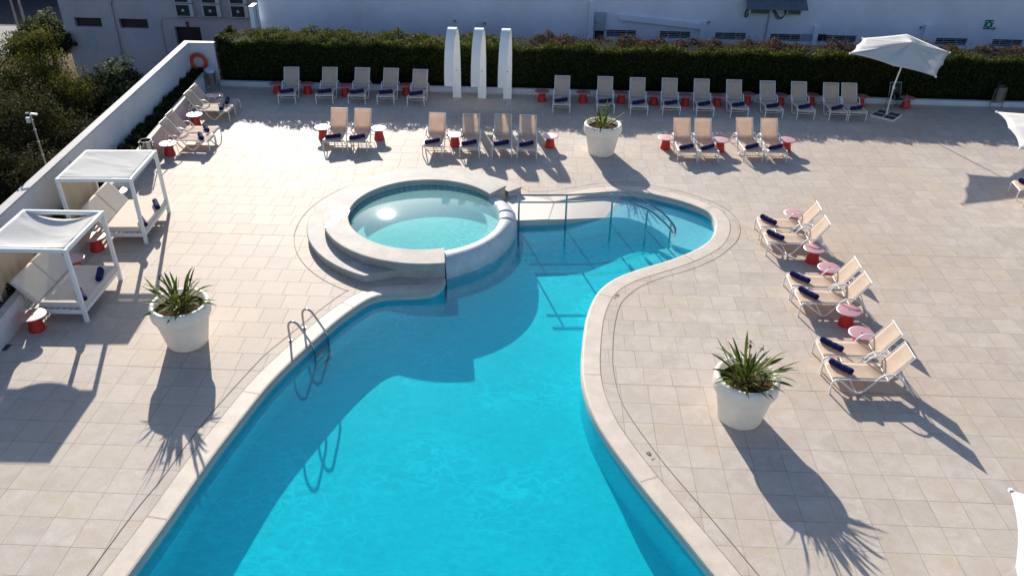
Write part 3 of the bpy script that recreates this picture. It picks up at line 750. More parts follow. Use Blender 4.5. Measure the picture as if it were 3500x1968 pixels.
def planter(x, y, label, seed, nb=85, Lm=.62, special=()):
    random.seed(seed)
    root = empty('planter', (x, y, 0), 0, label, 'planter', 'white planters with strap leaved plants')
    b = MB(); b.lathe([(0, 0), (.405, 0), (.43, .015), (.438, .04), (.50, .36), (.548, .62), (.560, .70), (.568, .715), (.612, .735), (.630, .77), (.638, .86), (.636, .95), (.630, 1.01), (.612, 1.042), (.585, 1.05), (.545, 1.048), (.522, 1.03), (.510, .98), (.500, .86)], 72); b.build('pot', 'planter', root)
    b = MB()
    P = [[(r_*math.cos(a), r_*math.sin(a), .915+.022*math.sin(7*a+3*r_)*r_+random.uniform(-.012, .012)) for r_ in (0, .1, .2, .3, .4, .508)] for a in np.linspace(0, 2*PI, 41)]
    P[-1] = P[0]
    b.grid(P, True); b.build('soil', 'soil', root)
    b = MB(); cols = []
    for i in range(nb):
        a = random.uniform(0, 2*PI); r_ = abs(random.gauss(0, .13)); lay = random.random()
        az = random.uniform(0, 2*PI) if r_ < .08 else a+random.gauss(0, .6)
        L = Lm*random.uniform(.5, 1.25); el = random.uniform(.8, 1.45) if lay < .6 else random.uniform(.35, .9)
        g = random.random()
        col = (.075+.10*g, .115+.12*g, .016+.012*g) if random.random() > .10 else (.18, .09, .03)
        if lay < .25: L *= .6
        blade(b, cols, (r_*math.cos(a)-.02, r_*math.sin(a), .90), az, L, random.uniform(.018, .036), el, random.uniform(.2, 1.5), col, 7, random.uniform(.2, .45))
    for az, L, el, dr in special:
        blade(b, cols, (.05*math.cos(az), .05*math.sin(az), .90), az, L, .034, el, dr, (.085, .15, .025), 8, .5)
    me = b.mesh('foliage', M['leaf']); ca = me.color_attributes.new('Col', 'FLOAT_COLOR', 'POINT')
    ca.data.foreach_set('color', np.concatenate([np.array(cols), np.ones((len(cols), 1))], 1).astype(np.float32).ravel())
    o = bpy.data.objects.new('foliage', me); COL.objects.link(o); o.parent = root
    for i in range(3):
        az = random.uniform(0, 2*PI); d = Vector((math.cos(az), math.sin(az), 0)); L = random.uniform(.5, .8)
        P = catmull([(0, 0, .9), d*.12+Vector((0, 0, .9+L*.5)), d*.26+Vector((0, 0, .9+L)), d*.34+Vector((0, 0, .9+L*1.03))], .06)
        b = MB(); b.tube(P, .006, 5)
        for k in range(9):
            e = P[-1]; b.tube([e, e+Vector((random.uniform(-.07, .07), random.uniform(-.07, .07), random.uniform(-.12, .03)))], .005, 4)
        b.build('dry_flower_stalk', 'stalk', root)
planter(-7.72, 14.62, 'white planter with spiky green plant between the near daybed and the pool', 5, 85, .82, [(2.9, .85, .7, .9), (3.3, .8, .5, .9), (.1, .8, .5, .9), (2.3, .85, 1.0, .5), (3.9, .75, .4, .8)])
planter(4.18, 12.77, 'white planter with grassy green plant at the lower right beside the pool', 8, 100, .80, [(.0, .8, .6, .8), (-.3, .85, .4, .9), (3.1, .7, .6, .8), (2.2, .9, 1.1, .3), (.4, .85, .7, .8), (-.7, .8, .45, .9)])
planter(2.09, 26.18, 'white planter with sparse plant in the middle row before the hedge', 12, 60, .70, [(1.2, .95, 1.35, .2), (3.2, .9, .7, .6), (.3, .9, .75, .5), (2.8, .8, .6, .9)])

# ------------------------------------------------------------------ parasols
def parasol(label, base, hub, rim, mids, pole_top, rz, slab=True, seed=3):
    root = empty('parasol', base, 0, label, 'parasol', 'white square parasols')
    o0 = Vector(base); h = Vector(hub)-o0
    # rim: list of corner points in order; mids: points between successive corners
    ring = []
    for i, c in enumerate(rim): ring += [Vector(c)-o0, Vector(mids[i])-o0]
    b = MB(); n = len(ring); K = 9; rows_ = []
    random.seed(seed)
    for i in range(n):
        a, c = ring[i], ring[(i+1) % n]
        for s_ in np.linspace(0, 1, 9)[:-1]:
            e = a.lerp(c, s_); e = e+(h-e)*(.035*math.sin(PI*s_))
            row = []
            for k in range(K+1):
                t = k/K; p = h.lerp(e, t)
                p.z -= .07*math.sin(PI*s_)*math.sin(PI*t)*1.0+(.022 if seed == 3 else .012)*math.sin(PI*t)*math.sin(11*s_+i*2.1+4*t)*math.sin(PI*s_)
                row.append(p)
            rows_.append(row)
    rows_.append(rows_[0]); b.grid(rows_, True, flip=True); b.build('canopy', 'canvas', root, solid=.004)
    for i, p in enumerate(ring):
        b = MB(); b.tube([h-Vector((0, 0, .05)), p-Vector((0, 0, .02))], .010, 6); rb = b.build('rib', 'white', root)
        if i % 2 == 0:
            b = MB(); b.box(p, (.05, .05, .05)); b.build('tip', 'white', rb)
    b = MB(); b.tube([(0, 0, .03), (.0, 0, 1.15), (h.x*.9, h.y*.9, h.z)], .024, 10); b.build('pole', 'white', root)
    b = MB(); b.tube([(0, 0, 1.02), (0, 0, 1.16)], .034, 10); b.box((.05, 0, 1.09), (.05, .025, .025)); b.build('crank', 'white', root)
    rot = Matrix.Rotation(R(rz), 3, 'Z')
    for sx in (-1, 1):
        for sy in (-1, 1):
            b = MB(); b.box(rot @ Vector((sx*.215, sy*.215, .035)), (.395, .395, .05), rot); b.build('weight_slab', 'slab', root)
    b = MB()
    for sx in (-1, 1):
        b.box(rot @ Vector((sx*.43, 0, .03)), (.028, .888, .06), rot); b.box(rot @ Vector((0, sx*.43, .03)), (.83, .028, .06), rot)
    b.box(rot @ Vector((0, 0, .03)), (.83, .03, .066), rot); b.box(rot @ Vector((0, .215+.008, .03)), (.03, .40, .066), rot); b.box(rot @ Vector((0, -.215-.008, .03)), (.03, .40, .066), rot)
    b.tube([(0, 0, .06), (0, 0, .28)], .035, 10); b.build('foot_frame', 'white', root)
def lp(a, b_, t): return tuple(Vector(a).lerp(Vector(b_), t))
fl, bl, brr, frr = (10.8, 29.3, 2.70), (11.95, 31.5, 2.66), (15.5, 31.9, 2.10), (14.2, 29.72, 1.82)
parasol('tilted white parasol with open canopy standing before the hedge at the right', (13.17, 30.58, 0), (13.33, 30.42, 2.85), [fl, bl, brr, frr], [lp(fl, bl, .5), (13.62, 31.7, 2.80), lp(brr, frr, .5), (12.5, 29.5, 2.24)], None, -40, seed=3)
def square(c0, d, w, z):
    d = Vector((d[0], d[1], 0)).normalized(); n = Vector((-d.y, d.x, 0)); c0 = Vector((c0[0], c0[1], z))
    return [c0, c0+n*w, c0+n*w+d*3.05, c0+d*3.05]
for c0, d, z, lab, sd, z0 in [((13.79, 24.46), (-.73, -2.98), 2.4, 'white parasol half outside the right picture edge above the shaded loungers', 4, 1), ((6.8, 8.58), (-.4, -.92), 2.4, 'white parasol whose corner shows at the lower right picture edge', 6, 0)]:
    q = square(c0, d, 4.1 if z0 else 3.05, z); cc = sum(q, Vector())/4
    parasol(lab, (cc.x, cc.y, 0), (cc.x, cc.y, z+.5), q, [(q[i]+q[(i+1) % 4])/2+Vector((0, 0, .06)) for i in range(4)], None, 20, seed=sd)

# ------------------------------------------------------------------ white arch showers
for i, (x, lab) in enumerate([(-3.33, 'leftmost of the three tall white arch showers before the hedge'), (-2.34, 'middle one of the three tall white arch showers before the hedge'), (-1.34, 'rightmost of the three tall white arch showers before the hedge')]):
    root = empty('arch_shower', (x, 31.38, 0), 0, lab, 'shower', 'white arch showers')
    C = []
    hw_, zt = .80, 2.90
    for z in np.linspace(0, 1.0, 6): C.append((0, z))
    for a in np.linspace(0, PI, 34):
        yy = hw_*(1-math.cos(a)); zz = 1.0+(zt-1.0)*math.sin(a)**.92
        if a > PI*.985: continue
        C.append((-yy, zz))
    C = [c for c in C]+[(-2*hw_+.0, .97)]
    th, w_ = .045, .165
    P = [Vector((0, y, z)) for y, z in C]; rows_ = []
    for k, p in enumerate(P):
        t = (P[min(k+1, len(P)-1)]-P[max(k-1, 0)]).normalized(); n = Vector((0, -t.z, t.y))
        lean = -.05*p.y*p.y
        rows_.append([p+n*th*q+Vector((s_*w_+lean, 0, 0)) for s_, q in ((-1, -.5), (1, -.5), (1, .5), (-1, .5), (-1, -.5))])
    b = MB(); b.grid(rows_, True); b.add(rows_[-1][:4], [(0, 1, 2, 3)]); b.build('arch', 'white', root)
    b = MB(); b.lathe([(0, 0), (.05, -.005), (.055, -.03), (.0, -.035)], 16, (0, -.42, 2.60)); b.tube([(0, -.42, 2.6), (0, -.42, 2.73)], .012, 6); b.build('shower_head', 'steel', root)
    b = MB(); b.tube([(0, -.03, 1.1), (0, -.07, 1.1)], .02, 8); b.build('push_button', 'steel', root)

# ------------------------------------------------------------------ walls, kerb, hedge
def xin(y): return -14.05+(32.1-y)*.0725              # inner face of the parapet
def xlow(y): return -13.36+(31.5-y)*.098              # deck side face of the low planter wall
pw = empty('parapet_wall', (-13.6, 24, 0), 0, 'long white parapet wall with pale cap running along the left side', 'wall')
o0 = Vector((-13.6, 24, 0))
def prism(b, P, z0, z1):
    n = len(P); vs = [(p[0]-o0.x, p[1]-o0.y, z0) for p in P]+[(p[0]-o0.x, p[1]-o0.y, z1) for p in P]
    b.add(vs, [tuple(range(n))[::-1], tuple(range(n, 2*n))]+[(i, (i+1) % n, n+(i+1) % n, n+i) for i in range(n)])
b = MB(); prism(b, [(xin(5)-.22, 5), (xin(5), 5), (xin(32.1), 32.1), (-13.05, 32.14), (-13.05, 32.36), (xin(32.36)-.22, 32.36)], -3.2, 1.64); b.build('wall', 'whitewall', pw)
b = MB(); prism(b, [(xin(5)-.24, 5), (xin(5)+.02, 5), (xin(32.1)+.02, 32.07), (-13.03, 32.11), (-13.03, 32.38), (xin(32.38)-.24, 32.38)], 1.643, 1.69); b.build('wall_cap', 'cap', pw, bevel=.01)
lw = empty('planter_wall', (-13.6, 24, 0), 0, 'low white retaining wall of the planting strip at the left', 'wall')
b = MB(); prism(b, [(xlow(13)-.16, 13), (xlow(13), 13), (xlow(31.9), 31.9), (xlow(31.9)-.16, 31.9)], -.01, .60); b.build('wall', 'whitewall', lw)
b = MB(); prism(b, [(xlow(13)-.17, 13), (xlow(13)+.012, 13), (xlow(31.9)+.012, 31.9), (xlow(31.9)-.17, 31.9)], .603, .63); b.build('wall_cap', 'cap', lw, bevel=.008)
b = MB(); b.add([(xin(13), 13, .5), (xlow(13)-.15, 13, .5), (xlow(32)-.15, 32.05, .5), (xin(32.05), 32.05, .5)], [(0, 1, 2, 3)]); struct(b.build('planting_soil', 'earth'))
b = MB(); b.box((6.5, 32.06, .1), (39.0, .18, .20)); o = b.build('hedge_kerb', 'whitewall', bevel=.008); tag(o, 'low white kerb along the foot of the long hedge', 'kerb')
b = MB(); b.sheet([[(-13.0, 32.1), (27, 32.1), (27, 37.9), (-13.0, 37.9)]], .12); struct(b.build('hedge_bed', 'earth'))

hd = empty('hedge', (0, 32.9, 0), 0, 'long dark clipped hedge with unkempt brownish top behind the loungers', 'hedge')
HX0, HX1, HY0, HY1 = -12.95, 26.5, 32.2, 34.0
def htop(x): return 1.84+.05*np.sin(x*1.7)+.04*np.sin(x*3.9+1)+.03*np.sin(x*8.3)
b = MB(); b.box(((HX0+HX1)/2, (HY0+HY1)/2+.05-32.9, .85), (HX1-HX0-.2, HY1-HY0-.3, 1.72)); b.build('core_block', 'core', hd)  # near-black filler block inside the leaf shell
n = 62000
x = rng.uniform(HX0, HX1, n); z = rng.uniform(.14, 1, n)**.85; z = z*htop(x)
y = HY0+.05*np.sin(x*2.3+z*3)+.04*np.sin(x*6.1-z*5)+np.abs(rng.normal(0, .05, n))
P = np.stack([x, y-32.9, z], 1); N = np.tile([0, -1, .25], (n, 1))
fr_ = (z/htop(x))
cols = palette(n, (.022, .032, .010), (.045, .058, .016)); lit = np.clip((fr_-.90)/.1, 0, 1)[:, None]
cols = cols*(1-lit)+palette(n, (.09, .12, .022), (.17, .17, .035))*lit  # sunlit upper fringe painted into the leaf colours
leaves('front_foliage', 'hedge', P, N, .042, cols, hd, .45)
n = 60000
x = rng.uniform(HX0, HX1, n); y = rng.uniform(HY0, HY1, n); t = (y-HY0)/(HY1-HY0)
amp = np.where(x < -1.2, .14, .09+.12*t)
zz = htop(x)-.10*t+amp*(np.sin(x*2.1+y*1.7)*.5+np.sin(x*5.3-y*3.1)*.35+np.sin(x*11+y*7)*.25)-.04+rng.normal(0, .05, n)
zz += np.where(x < -1.2, .10*np.exp(-((x+9)/2.0)**2), 0)
brown = (rng.random(n) < np.where(x > -1.2, np.clip((t-.12)*3.2, 0, .88), .10))
cols = palette(n, (.055, .075, .016), (.13, .14, .03)); cb = palette(n, (.055, .032, .024), (.105, .065, .048)); cols[brown] = cb[brown]
rust = (rng.random(n) < .5) & (np.sin(x*1.3+2)+np.sin(x*3.7) > 1.25) & brown; cols[rust] = palette(int(rust.sum()), (.12, .045, .02), (.18, .065, .028))
leaves('top_foliage', 'hedge', np.stack([x, y-32.9, zz], 1), np.tile([0, -.2, 1], (n, 1)), .05, cols, hd, .35, 1.4)
# bare twigs sticking out of the top
b = MB()
for i in range(900):
    xx = random.uniform(-1, HX1-.3) if i % 6 else random.uniform(HX0, HX1-.3); yy = random.uniform(HY0+.15, HY1); 
    p = Vector((xx, yy-32.9, float(htop(np.array(xx)))-.05)); q = p+Vector((random.gauss(0, .12), random.gauss(0, .12), random.uniform(.06, .26)))
    b.tube([p, (p+q)/2+Vector((random.gauss(0, .03), 0, .02)), q], .006, 3, cap=False)
b.build('bare_twigs', pmat('twig', (.16, .11, .09), .9, .1, var=.4), hd)
n = 9000; y = rng.uniform(HY0, HY1, n); z = rng.uniform(.14, 1.9, n)
leaves('end_foliage', 'hedge', np.stack([HX0+rng.normal(0, .04, n), y-32.9, z], 1), np.tile([-1, 0, .2], (n, 1)), .045, palette(n, (.022, .032, .010), (.05, .06, .016)), hd, .45)

# low shrubs of the planting strip
for i, yy in enumerate(np.linspace(13.8, 31.5, 19)):
    cx = (xin(yy)+xlow(yy)-.16)/2+random.uniform(-.05, .05); hgt = random.uniform(.32, .5) if yy > 24 else random.uniform(.35, .55)
    n = 1500; u = rng.normal(size=(n, 3)); u /= np.linalg.norm(u, axis=1)[:, None]; r_ = rng.uniform(.6, 1, n)[:, None]**.5
    lum = 1+.22*np.sin(u[:, :1]*6+i)+.2*np.sin(u[:, 1:2]*7+2*i)
    P = u*r_*lum*np.array([.27, .50, hgt*.6]); P[:, 2] = np.abs(P[:, 2])+.0
    o = leaves('low_shrub', 'hedge', P, u, .035, palette(n, (.018, .026, .010), (.05, .055, .02)), None, .5, .8)
    o.location = (cx, float(yy), .5)
    tag(o, 'low dark shrub, %s of the strip between parapet and low wall' % ('%s from the near end' % (['first', 'second', 'third', 'fourth', 'fifth', 'sixth', 'seventh', 'eighth', 'ninth', 'tenth', 'eleventh', 'twelfth', 'thirteenth', 'fourteenth', 'fifteenth', 'sixteenth', 'seventeenth', 'eighteenth', 'nineteenth'][i])), 'shrub', 'low shrubs of the planting strip')

# ------------------------------------------------------------------ lifebuoy, bins, chair, small fittings
bu = empty('lifebuoy', (-13.72, 32.05, .96), 0, 'orange lifebuoy ring hanging on the short white wall at the far left corner', 'lifebuoy')
b = MB(); b.tube([(.285*math.cos(a), -.06, .285*math.sin(a)) for a in np.linspace(0, 2*PI, 41)[:-1]], .068, 12, closed=True); b.build('ring', 'buoy', bu)
b = MB()
for k in range(4):
    a0 = PI/4+k*PI/2
    b.tube([(.36*math.cos(a), -.06-.0, .36*math.sin(a)) for a in np.linspace(a0, a0+PI/2, 8)], .009, 5)
b.build('grab_line', pmat('rope', (.45, .25, .18), .9, .1), bu)
b = MB(); b.tube([(0, .01, .30), (0, -.10, .30)], .012, 6); b.build('hook', 'dsteel', bu)
b = MB(); b.box((-13.40, 32.085, .62), (.07, .05, .16)); o = b.build('shower_tap_box', 'brown'); tag(o, 'tiny dark box low on the short wall beside the lifebuoy', 'box')
def bin_(loc, rz, label, bag):
    root = empty('litter_bin', loc, rz, label, 'litter bin', 'steel litter bins on two posts')
    b = MB(); b.lathe([(0, .29), (.165, .29), (.185, .82), (.19, .86), (.17, .86), (.16, .35), (0, .34)], 28); b.build('drum', 'dsteel' if not bag == 'chrome' else 'steel', root)
    for s_ in (-1, 1):
        b = MB(); b.tube([(s_*.235, 0, 0), (s_*.215, 0, .80)], .017, 6); b.tube([(s_*.215, 0, .74), (s_*.17, 0, .74)], .010, 5); b.build('post', 'dsteel', root)
    b = MB(); b.bar((-.22, 0, .22), (.22, 0, .22), .02, .02); b.build('crossbar', 'dsteel', root)
    if bag is True:
        b = MB(); b.lathe([(.195, .76), (.202, .80), (.205, .875), (.17, .875), (.14, .80), (0, .74)], 26); b.build('bin_bag', 'bag', root)
    else:
        b = MB(); b.lathe([(.158, .70), (.12, .69), (0, .69)], 20); b.build('liner', 'black', root)
bin_((-13.08, 31.38, 0), 20, 'steel litter bin with pale blue bag in the far left corner', True)
bin_((-12.52, 24.05, 0), 10, 'shiny steel litter bin behind the far daybed', 'chrome')
bin_((17.86, 31.86, 0), 0, 'dark litter bin at the hedge kerb on the far right', False)
ch = empty('armchair', (13.80, 31.50, 0), -82, 'dark sling armchair with pale metal frame behind the parasol foot', 'armchair')
for s_ in (-1, 1):
    b = MB(); b.tube(catmull([(.30, s_*.25, 0), (.27, s_*.25, .35), (.24, s_*.26, .56), (.12, s_*.27, .62), (-.1, s_*.27, .60), (-.22, s_*.25, .5)], .05), .012, 6); b.tube(catmull([(-.32, s_*.23, 0), (-.22, s_*.23, .4), (-.24, s_*.23, .6), (-.34, s_*.23, .92)], .06), .012, 6); b.build('side_frame', 'dsteel', ch)
b = MB(); b.grid([[(x_, y_, z_) for y_ in (-.22, 0, .22)] for x_, z_ in ((.27, .40), (0, .385), (-.2, .38))]); b.build('seat', 'black', ch, solid=.006)
b = MB(); b.grid([[(x_, y_, z_) for y_ in (-.21, 0, .21)] for x_, z_ in ((-.22, .42), (-.235, .60), (-.33, .90))]); b.build('backrest', 'black', ch, solid=.006)
b = MB(); b.tube([(-.34, -.23, .92), (-.34, .23, .92)], .012, 6); b.build('top_rail', 'grille', ch)
b = MB(); b.tube([(.27, -.25, .38), (.27, .25, .38)], .011, 6); b.build('crossbar', 'grille', ch)
b = MB(); b.box((-11.70, 14.16, .004), (.30, .22, .012)); o = b.build('drain_cover', 'slab'); tag(o, 'small dark square drain cover in the shaded deck at the left edge', 'drain cover')
pl = empty('camera_pole', (-14.05, 21.1, -3.2), 0, 'thin pole with surveillance cameras rising behind the parapet wall', 'pole')
b = MB(); b.tube([(0, 0, 0), (0, 0, 5.95)], [.03, .024], 10); b.build('pole', 'dsteel', pl)
for z in (4.75, 5.15, 5.5, 5.78):
    b = MB(); b.tube([(0, 0, z), (0, 0, z+.015)], .038, 10); b.build('clamp', 'grille', pl)
b = MB(); b.bar((.02, .0, 5.97), (.18, .03, 5.94), .045, .045); b.build('camera', 'white', pl)
b = MB(); b.bar((-.02, 0, 5.99), (-.11, -.02, 5.98), .035, .035); b.build('camera', 'grille', pl)
b = MB(); b.box((-.085, -.015, 5.79), (.10, .08, .15)); b.build('junction_box', 'ac', pl)
b = MB(); b.box((xin(20.95)+.008, 20.95, 1.36), (.012, .14, .20)); sp = b.build('wall_plate', 'ac'); tag(sp, 'small plate with dark dot on the parapet above the far daybed', 'plate')
b = MB(); b.lathe([(0, .006), (.02, .004), (.022, 0)], 12); o = b.build('socket', 'black', sp); o.matrix_parent_inverse = Matrix(); o.location = (xin(20.95)+.016, 20.95, 1.42); o.rotation_euler.y = R(90)

# ------------------------------------------------------------------ white building behind the hedge
bd = empty('white_building', (0, 38, 0), 0, 'long white building with a row of low louvred windows behind the hedge', 'building')
wins = [(2.87, 4.2), (5.29, 6.67), (7.80, 9.18), (10.28, 11.65), (12.74, 14.13), (15.2, 16.6), (17.68, 19.08), (20.19, 21.55), (22.7, 24.1)]
WZ0, WZ1 = .74, 1.065
b = MB()
xs = [-13.05]+[v for w in wins for v in w]+[32]
b.add([(-13.05, 0, WZ1), (32, 0, WZ1), (32, 0, 3.1), (-13.05, 0, 3.1)], [(0, 1, 2, 3)]); b.add([(-13.05, 0, -3.2), (32, 0, -3.2), (32, 0, WZ0), (-13.05, 0, WZ0)], [(0, 1, 2, 3)])
for a, c in zip(xs[::2], xs[1::2]): b.add([(a, 0, WZ0), (c, 0, WZ0), (c, 0, WZ1), (a, 0, WZ1)], [(0, 1, 2, 3)])
b.add([(-13.05, 0, -3.2), (-13.05, 0, 3.1), (-13.05, 4.6, 3.1), (-13.05, 4.6, -3.2)], [(0, 1, 2, 3)])
b.add([(-13.05, 0, 3.1), (32, 0, 3.1), (32, 4.6, 3.1), (-13.05, 4.6, 3.1)], [(0, 1, 2, 3)])
b.build('wall', 'bwall', bd)
for a, c in wins:
    b = MB(); m_ = .16
    b.add([(a, 0, WZ0), (c, 0, WZ0), (c, 0, WZ1), (a, 0, WZ1), (a, m_, WZ0), (c, m_, WZ0), (c, m_, WZ1), (a, m_, WZ1)], [(0, 1, 5, 4), (1, 2, 6, 5), (2, 3, 7, 6), (3, 0, 4, 7)])
    f_ = b.build('window', 'bwall', bd)
    b = MB(); b.add([(a, m_-.002, WZ0), (c, m_-.002, WZ0), (c, m_-.002, WZ1), (a, m_-.002, WZ1)], [(0, 1, 2, 3)]); b.build('pane', 'dark', f_)
    b = MB()
    for z in (WZ0+.07, WZ0+.15, WZ0+.24): b.bar((a+.003, m_*.5, z), (c-.003, m_*.5, z), .02, .022)
    for k in (.27, .68): b.bar((a+(c-a)*k, m_*.5-.012, WZ0+.003), (a+(c-a)*k, m_*.5-.012, WZ1-.003), .022, .012)
    b.build('grille', 'grille', f_)
for xa, xb, zt, dp in [(2.01, 2.26, 2.30, .13), (7.07, 7.30, 1.55, .12), (12.15, 12.36, 1.48, .13), (17.02, 17.30, 1.65, .16), (-3.3, -3.08, 1.33, .08)]:
    b = MB(); b.box(((xa+xb)/2, -dp/2, (zt-3.2)/2), (xb-xa, dp, zt+3.2)); b.build('pilaster', 'bwall', bd)
b = MB(); h0 = [(3.37, 1.56), (7.06, 1.23), (7.06, 1.46), (3.37, 1.77)]
b.add([(x_, -.17, z_) for x_, z_ in h0]+[(x_, -.002, z_) for x_, z_ in h0], [(0, 1, 2, 3), (1, 0, 4, 5), (2, 1, 5, 6), (3, 2, 6, 7), (0, 3, 7, 4)]); b.build('sloping_duct', 'bwall', bd)
b = MB(); b.box((11.9, -.03, .95), (.42, .05, .30)); b.build('hatch', 'metalgrey', bd)
b = MB(); b.box((12.56, -.05, .97), (.38, .10, .27)); b.build('meter_box', 'acdark', bd)
b = MB(); b.tube([(10.06, -.04, 2.06), (10.03, -.04, .4)], .035, 8); b.build('drain_pipe', 'metalgrey', bd)
b = MB(); b.bar((-10.75, -.03, 1.4), (-10.63, -.03, 1.02), .06, .05); b.build('cable_duct', 'bwall', bd)
eb = empty('electric_cabinet', (2.54, 37.9, 0), 0, 'grey electric cabinet hanging beside the first pilaster of the white building', 'cabinet')
b = MB(); b.box((0, 0, 1.45), (.52, .19, .78)); b.build('body', 'metalgrey', eb, bevel=.008)
b = MB(); b.box((.02, -.101, 1.45), (.44, .012, .70)); dr_ = b.build('door', 'metalgrey', eb)
b = MB(); b.box((-.17, -.115, 1.42), (.03, .02, .09)); b.build('handle', 'black', dr_)
b = MB(); b.box((0, .03, .82), (.40, .12, .42)); b.build('conduit', 'dark', eb)
aw = empty('awning', (10.2, 38, 0), 0, 'dark blue corrugated awning over the air conditioners on the white wall', 'awning')
b = MB(); P = []
for i in range(121):
    x_ = -1.32+2.64*i/120; r_ = .018*math.sin(i*2*PI/5.0); P.append([(x_, -.002, 2.75+r_), (x_, -.42, 2.50+r_), (x_, -.78, 2.29+r_)])
b.grid(P, True); b.build('roof_sheet', 'awning', aw, solid=.008)
for s_ in (-1, 1):
    b = MB(); b.bar((s_*1.2, -.003, 2.2), (s_*1.2, -.70, 2.32), .03, .03); b.build('bracket', 'metalgrey', aw)
def acunit(x, y, z, w, h_, d, label, fan, group):
    r = empty('air_conditioner', (x, y, z), 0, label, 'air conditioner', group)
    b = MB(); b.box((0, -d/2, h_/2), (w, d, h_)); b.build('casing', 'ac', r, bevel=.012)
    if fan:
        b = MB(); b.box((-.06, -d-.004, h_/2), (w*.72, .012, h_*.84)); g_ = b.build('fan_grille', 'acdark', r)
        b = MB(); b.lathe([(0, .012), (.07, .010), (.075, 0)], 16); o = b.build('hub', 'ac', g_); o.location = (-.06, -d-.010, h_/2); o.rotation_euler.x = R(90)
    else:
        b = MB(); b.box((0, -d-.004, h_*.45), (w*.86, .012, h_*.7)); b.build('fan_grille', 'acdark', r)
        b = MB()
        for k in range(7): b.bar((-w*.43, -d-.014, h_*.14+k*h_*.1), (w*.43, -d-.014, h_*.14+k*h_*.1), .008, .008)
        b.build('louvre', 'ac', r)
acunit(9.55, 38, 1.98, .95, .42, .35, 'left air conditioner under the dark corrugated awning', False, 'air conditioners on the white building')
acunit(11.05, 38, 1.98, .62, .42, .35, 'right air conditioner under the dark corrugated awning', False, 'air conditioners on the white building')
cb_ = MB()
for k, (dx, dz) in enumerate([(0, 0), (.06, .03), (-.05, .05)]):
    cb_.tube(catmull([(10.15, -.2, 2.25), (10.3+dx, -.12, 2.0), (10.5+dx, -.06, 1.78-dz), (10.72, -.06, 1.9), (10.7+dx, -.1, 2.2)], .05), .016, 5)
cb2 = MB(); cb2.tube(catmull([(9.2, -.25, 2.3), (9.0, -.12, 2.1), (8.98, -.1, 1.82), (9.08, -.1, 1.84), (9.1, -.15, 2.2)], .05), .03, 6)
o = cb_.build('loose_cable', 'black', None, (0, 38, 0)); tag(o, 'black cables dangling in loops below the middle of the awning', 'cable')
o = cb2.build('loose_cable', 'black', None, (0, 38, 0)); tag(o, 'thick black hose loop hanging at the left end of the awning', 'cable')
sg = empty('exit_sign', (19.78, 37.97, 1.71), 0, 'green emergency assembly sign high on the white wall at the far right', 'sign')
b = MB(); b.box((0, 0, 0), (.34, .025, .40)); b.build('plate', 'green', sg)
b = MB(); y_ = -.016
for s_ in (-1, 1):
    for t_ in (-1, 1):
        b.add([(s_*.13, y_, t_*.15), (s_*.13-s_*.07, y_, t_*.15), (s_*.13, y_, t_*.15-t_*.07)], [(0, 1, 2)])
for px in (-.04, .04, 0):
    b.box((px, y_+.004, -.02), (.028, .006, .10)); b.box((px, y_+.004, .055), (.03, .006, .03))
b.build('pictogram', 'signwhite', sg)
for x_, z_, l in [(-4.05, 1.28, 'left of the leftmost shower'), (-2.7, 1.21, 'above the middle shower'), (7.44, 1.5, 'beside the sloping duct'), (16.88, 1.5, 'beside the pilaster behind the parasol'), (20.08, 1.53, 'next to the green sign')]:
    r = empty('wall_lamp', (x_, 37.99, z_), 0, 'tiny dark wall lamp on the white building, '+l, 'wall lamp', 'wall lamps of the white building')
    b = MB(); b.box((0, -.03, 0), (.10, .06, .10)); b.build('housing', 'acdark', r)
    b = MB(); b.box((0, -.065, -.01), (.07, .02, .05)); b.build('lens', 'signwhite', r)
# projecting sign at the corner
ps = empty('projecting_sign', (-13.10, 37.55, 1.45), 0, 'narrow white upright sign with dark blue lettering at the building corner', 'sign')
b = MB(); b.box((.0, -.10, 0), (.20, .62, .95)); b.build('panel', 'signwhite', ps, bevel=.006)
b = MB(); 
for k in range(9):
    z_ = .40-.095*k; x_ = .103
    b.box((x_, .02, z_), (.006, .018, .07)); b.box((x_, -.09, z_), (.006, .018, .07)); b.box((x_, -.035, z_+(.03 if k % 2 else -.03)), (.006, .09, .014)); 
    if k % 3: b.box((x_, -.035, z_), (.006, .09, .014))
b.build('lettering', 'signblue', ps)
b = MB()
for z_ in (-.3, .3): b.bar((0, .2, z_), (0, .46, z_), .03, .03)
b.build('bracket', 'metalgrey', ps)

# ------------------------------------------------------------------ greyer building at the left
rb = empty('grey_building', (-20, 42.5, -3.2), 0, 'shabby greyish white building with small dark windows and a doorway at the upper left', 'building')
o0 = Vector((-20, 42.5, -3.2))
holes = [(-24.38, -22.96, -.60, -.13, 'window'), (-22.03, -20.52, -.62, -.135, 'window'), (-19.17, -17.82, -2.9, -.475, 'door')]
X0, X1, Z0, Z1 = -25.0, -13.05, -3.2, 3.0
b = MB()
zs = sorted({Z0, Z1}|{h_[2] for h_ in holes}|{h_[3] for h_ in holes}); xs = sorted({X0, X1}|{h_[0] for h_ in holes}|{h_[1] for h_ in holes})
for xa, xb in zip(xs, xs[1:]):
    for za, zb in zip(zs, zs[1:]):
        cx, cz = (xa+xb)/2, (za+zb)/2
        if any(h_[0] < cx < h_[1] and h_[2] < cz < h_[3] for h_ in holes): continue
        b.add([(xa+20, 0, za+3.2), (xb+20, 0, za+3.2), (xb+20, 0, zb+3.2), (xa+20, 0, zb+3.2)], [(0, 1, 2, 3)])
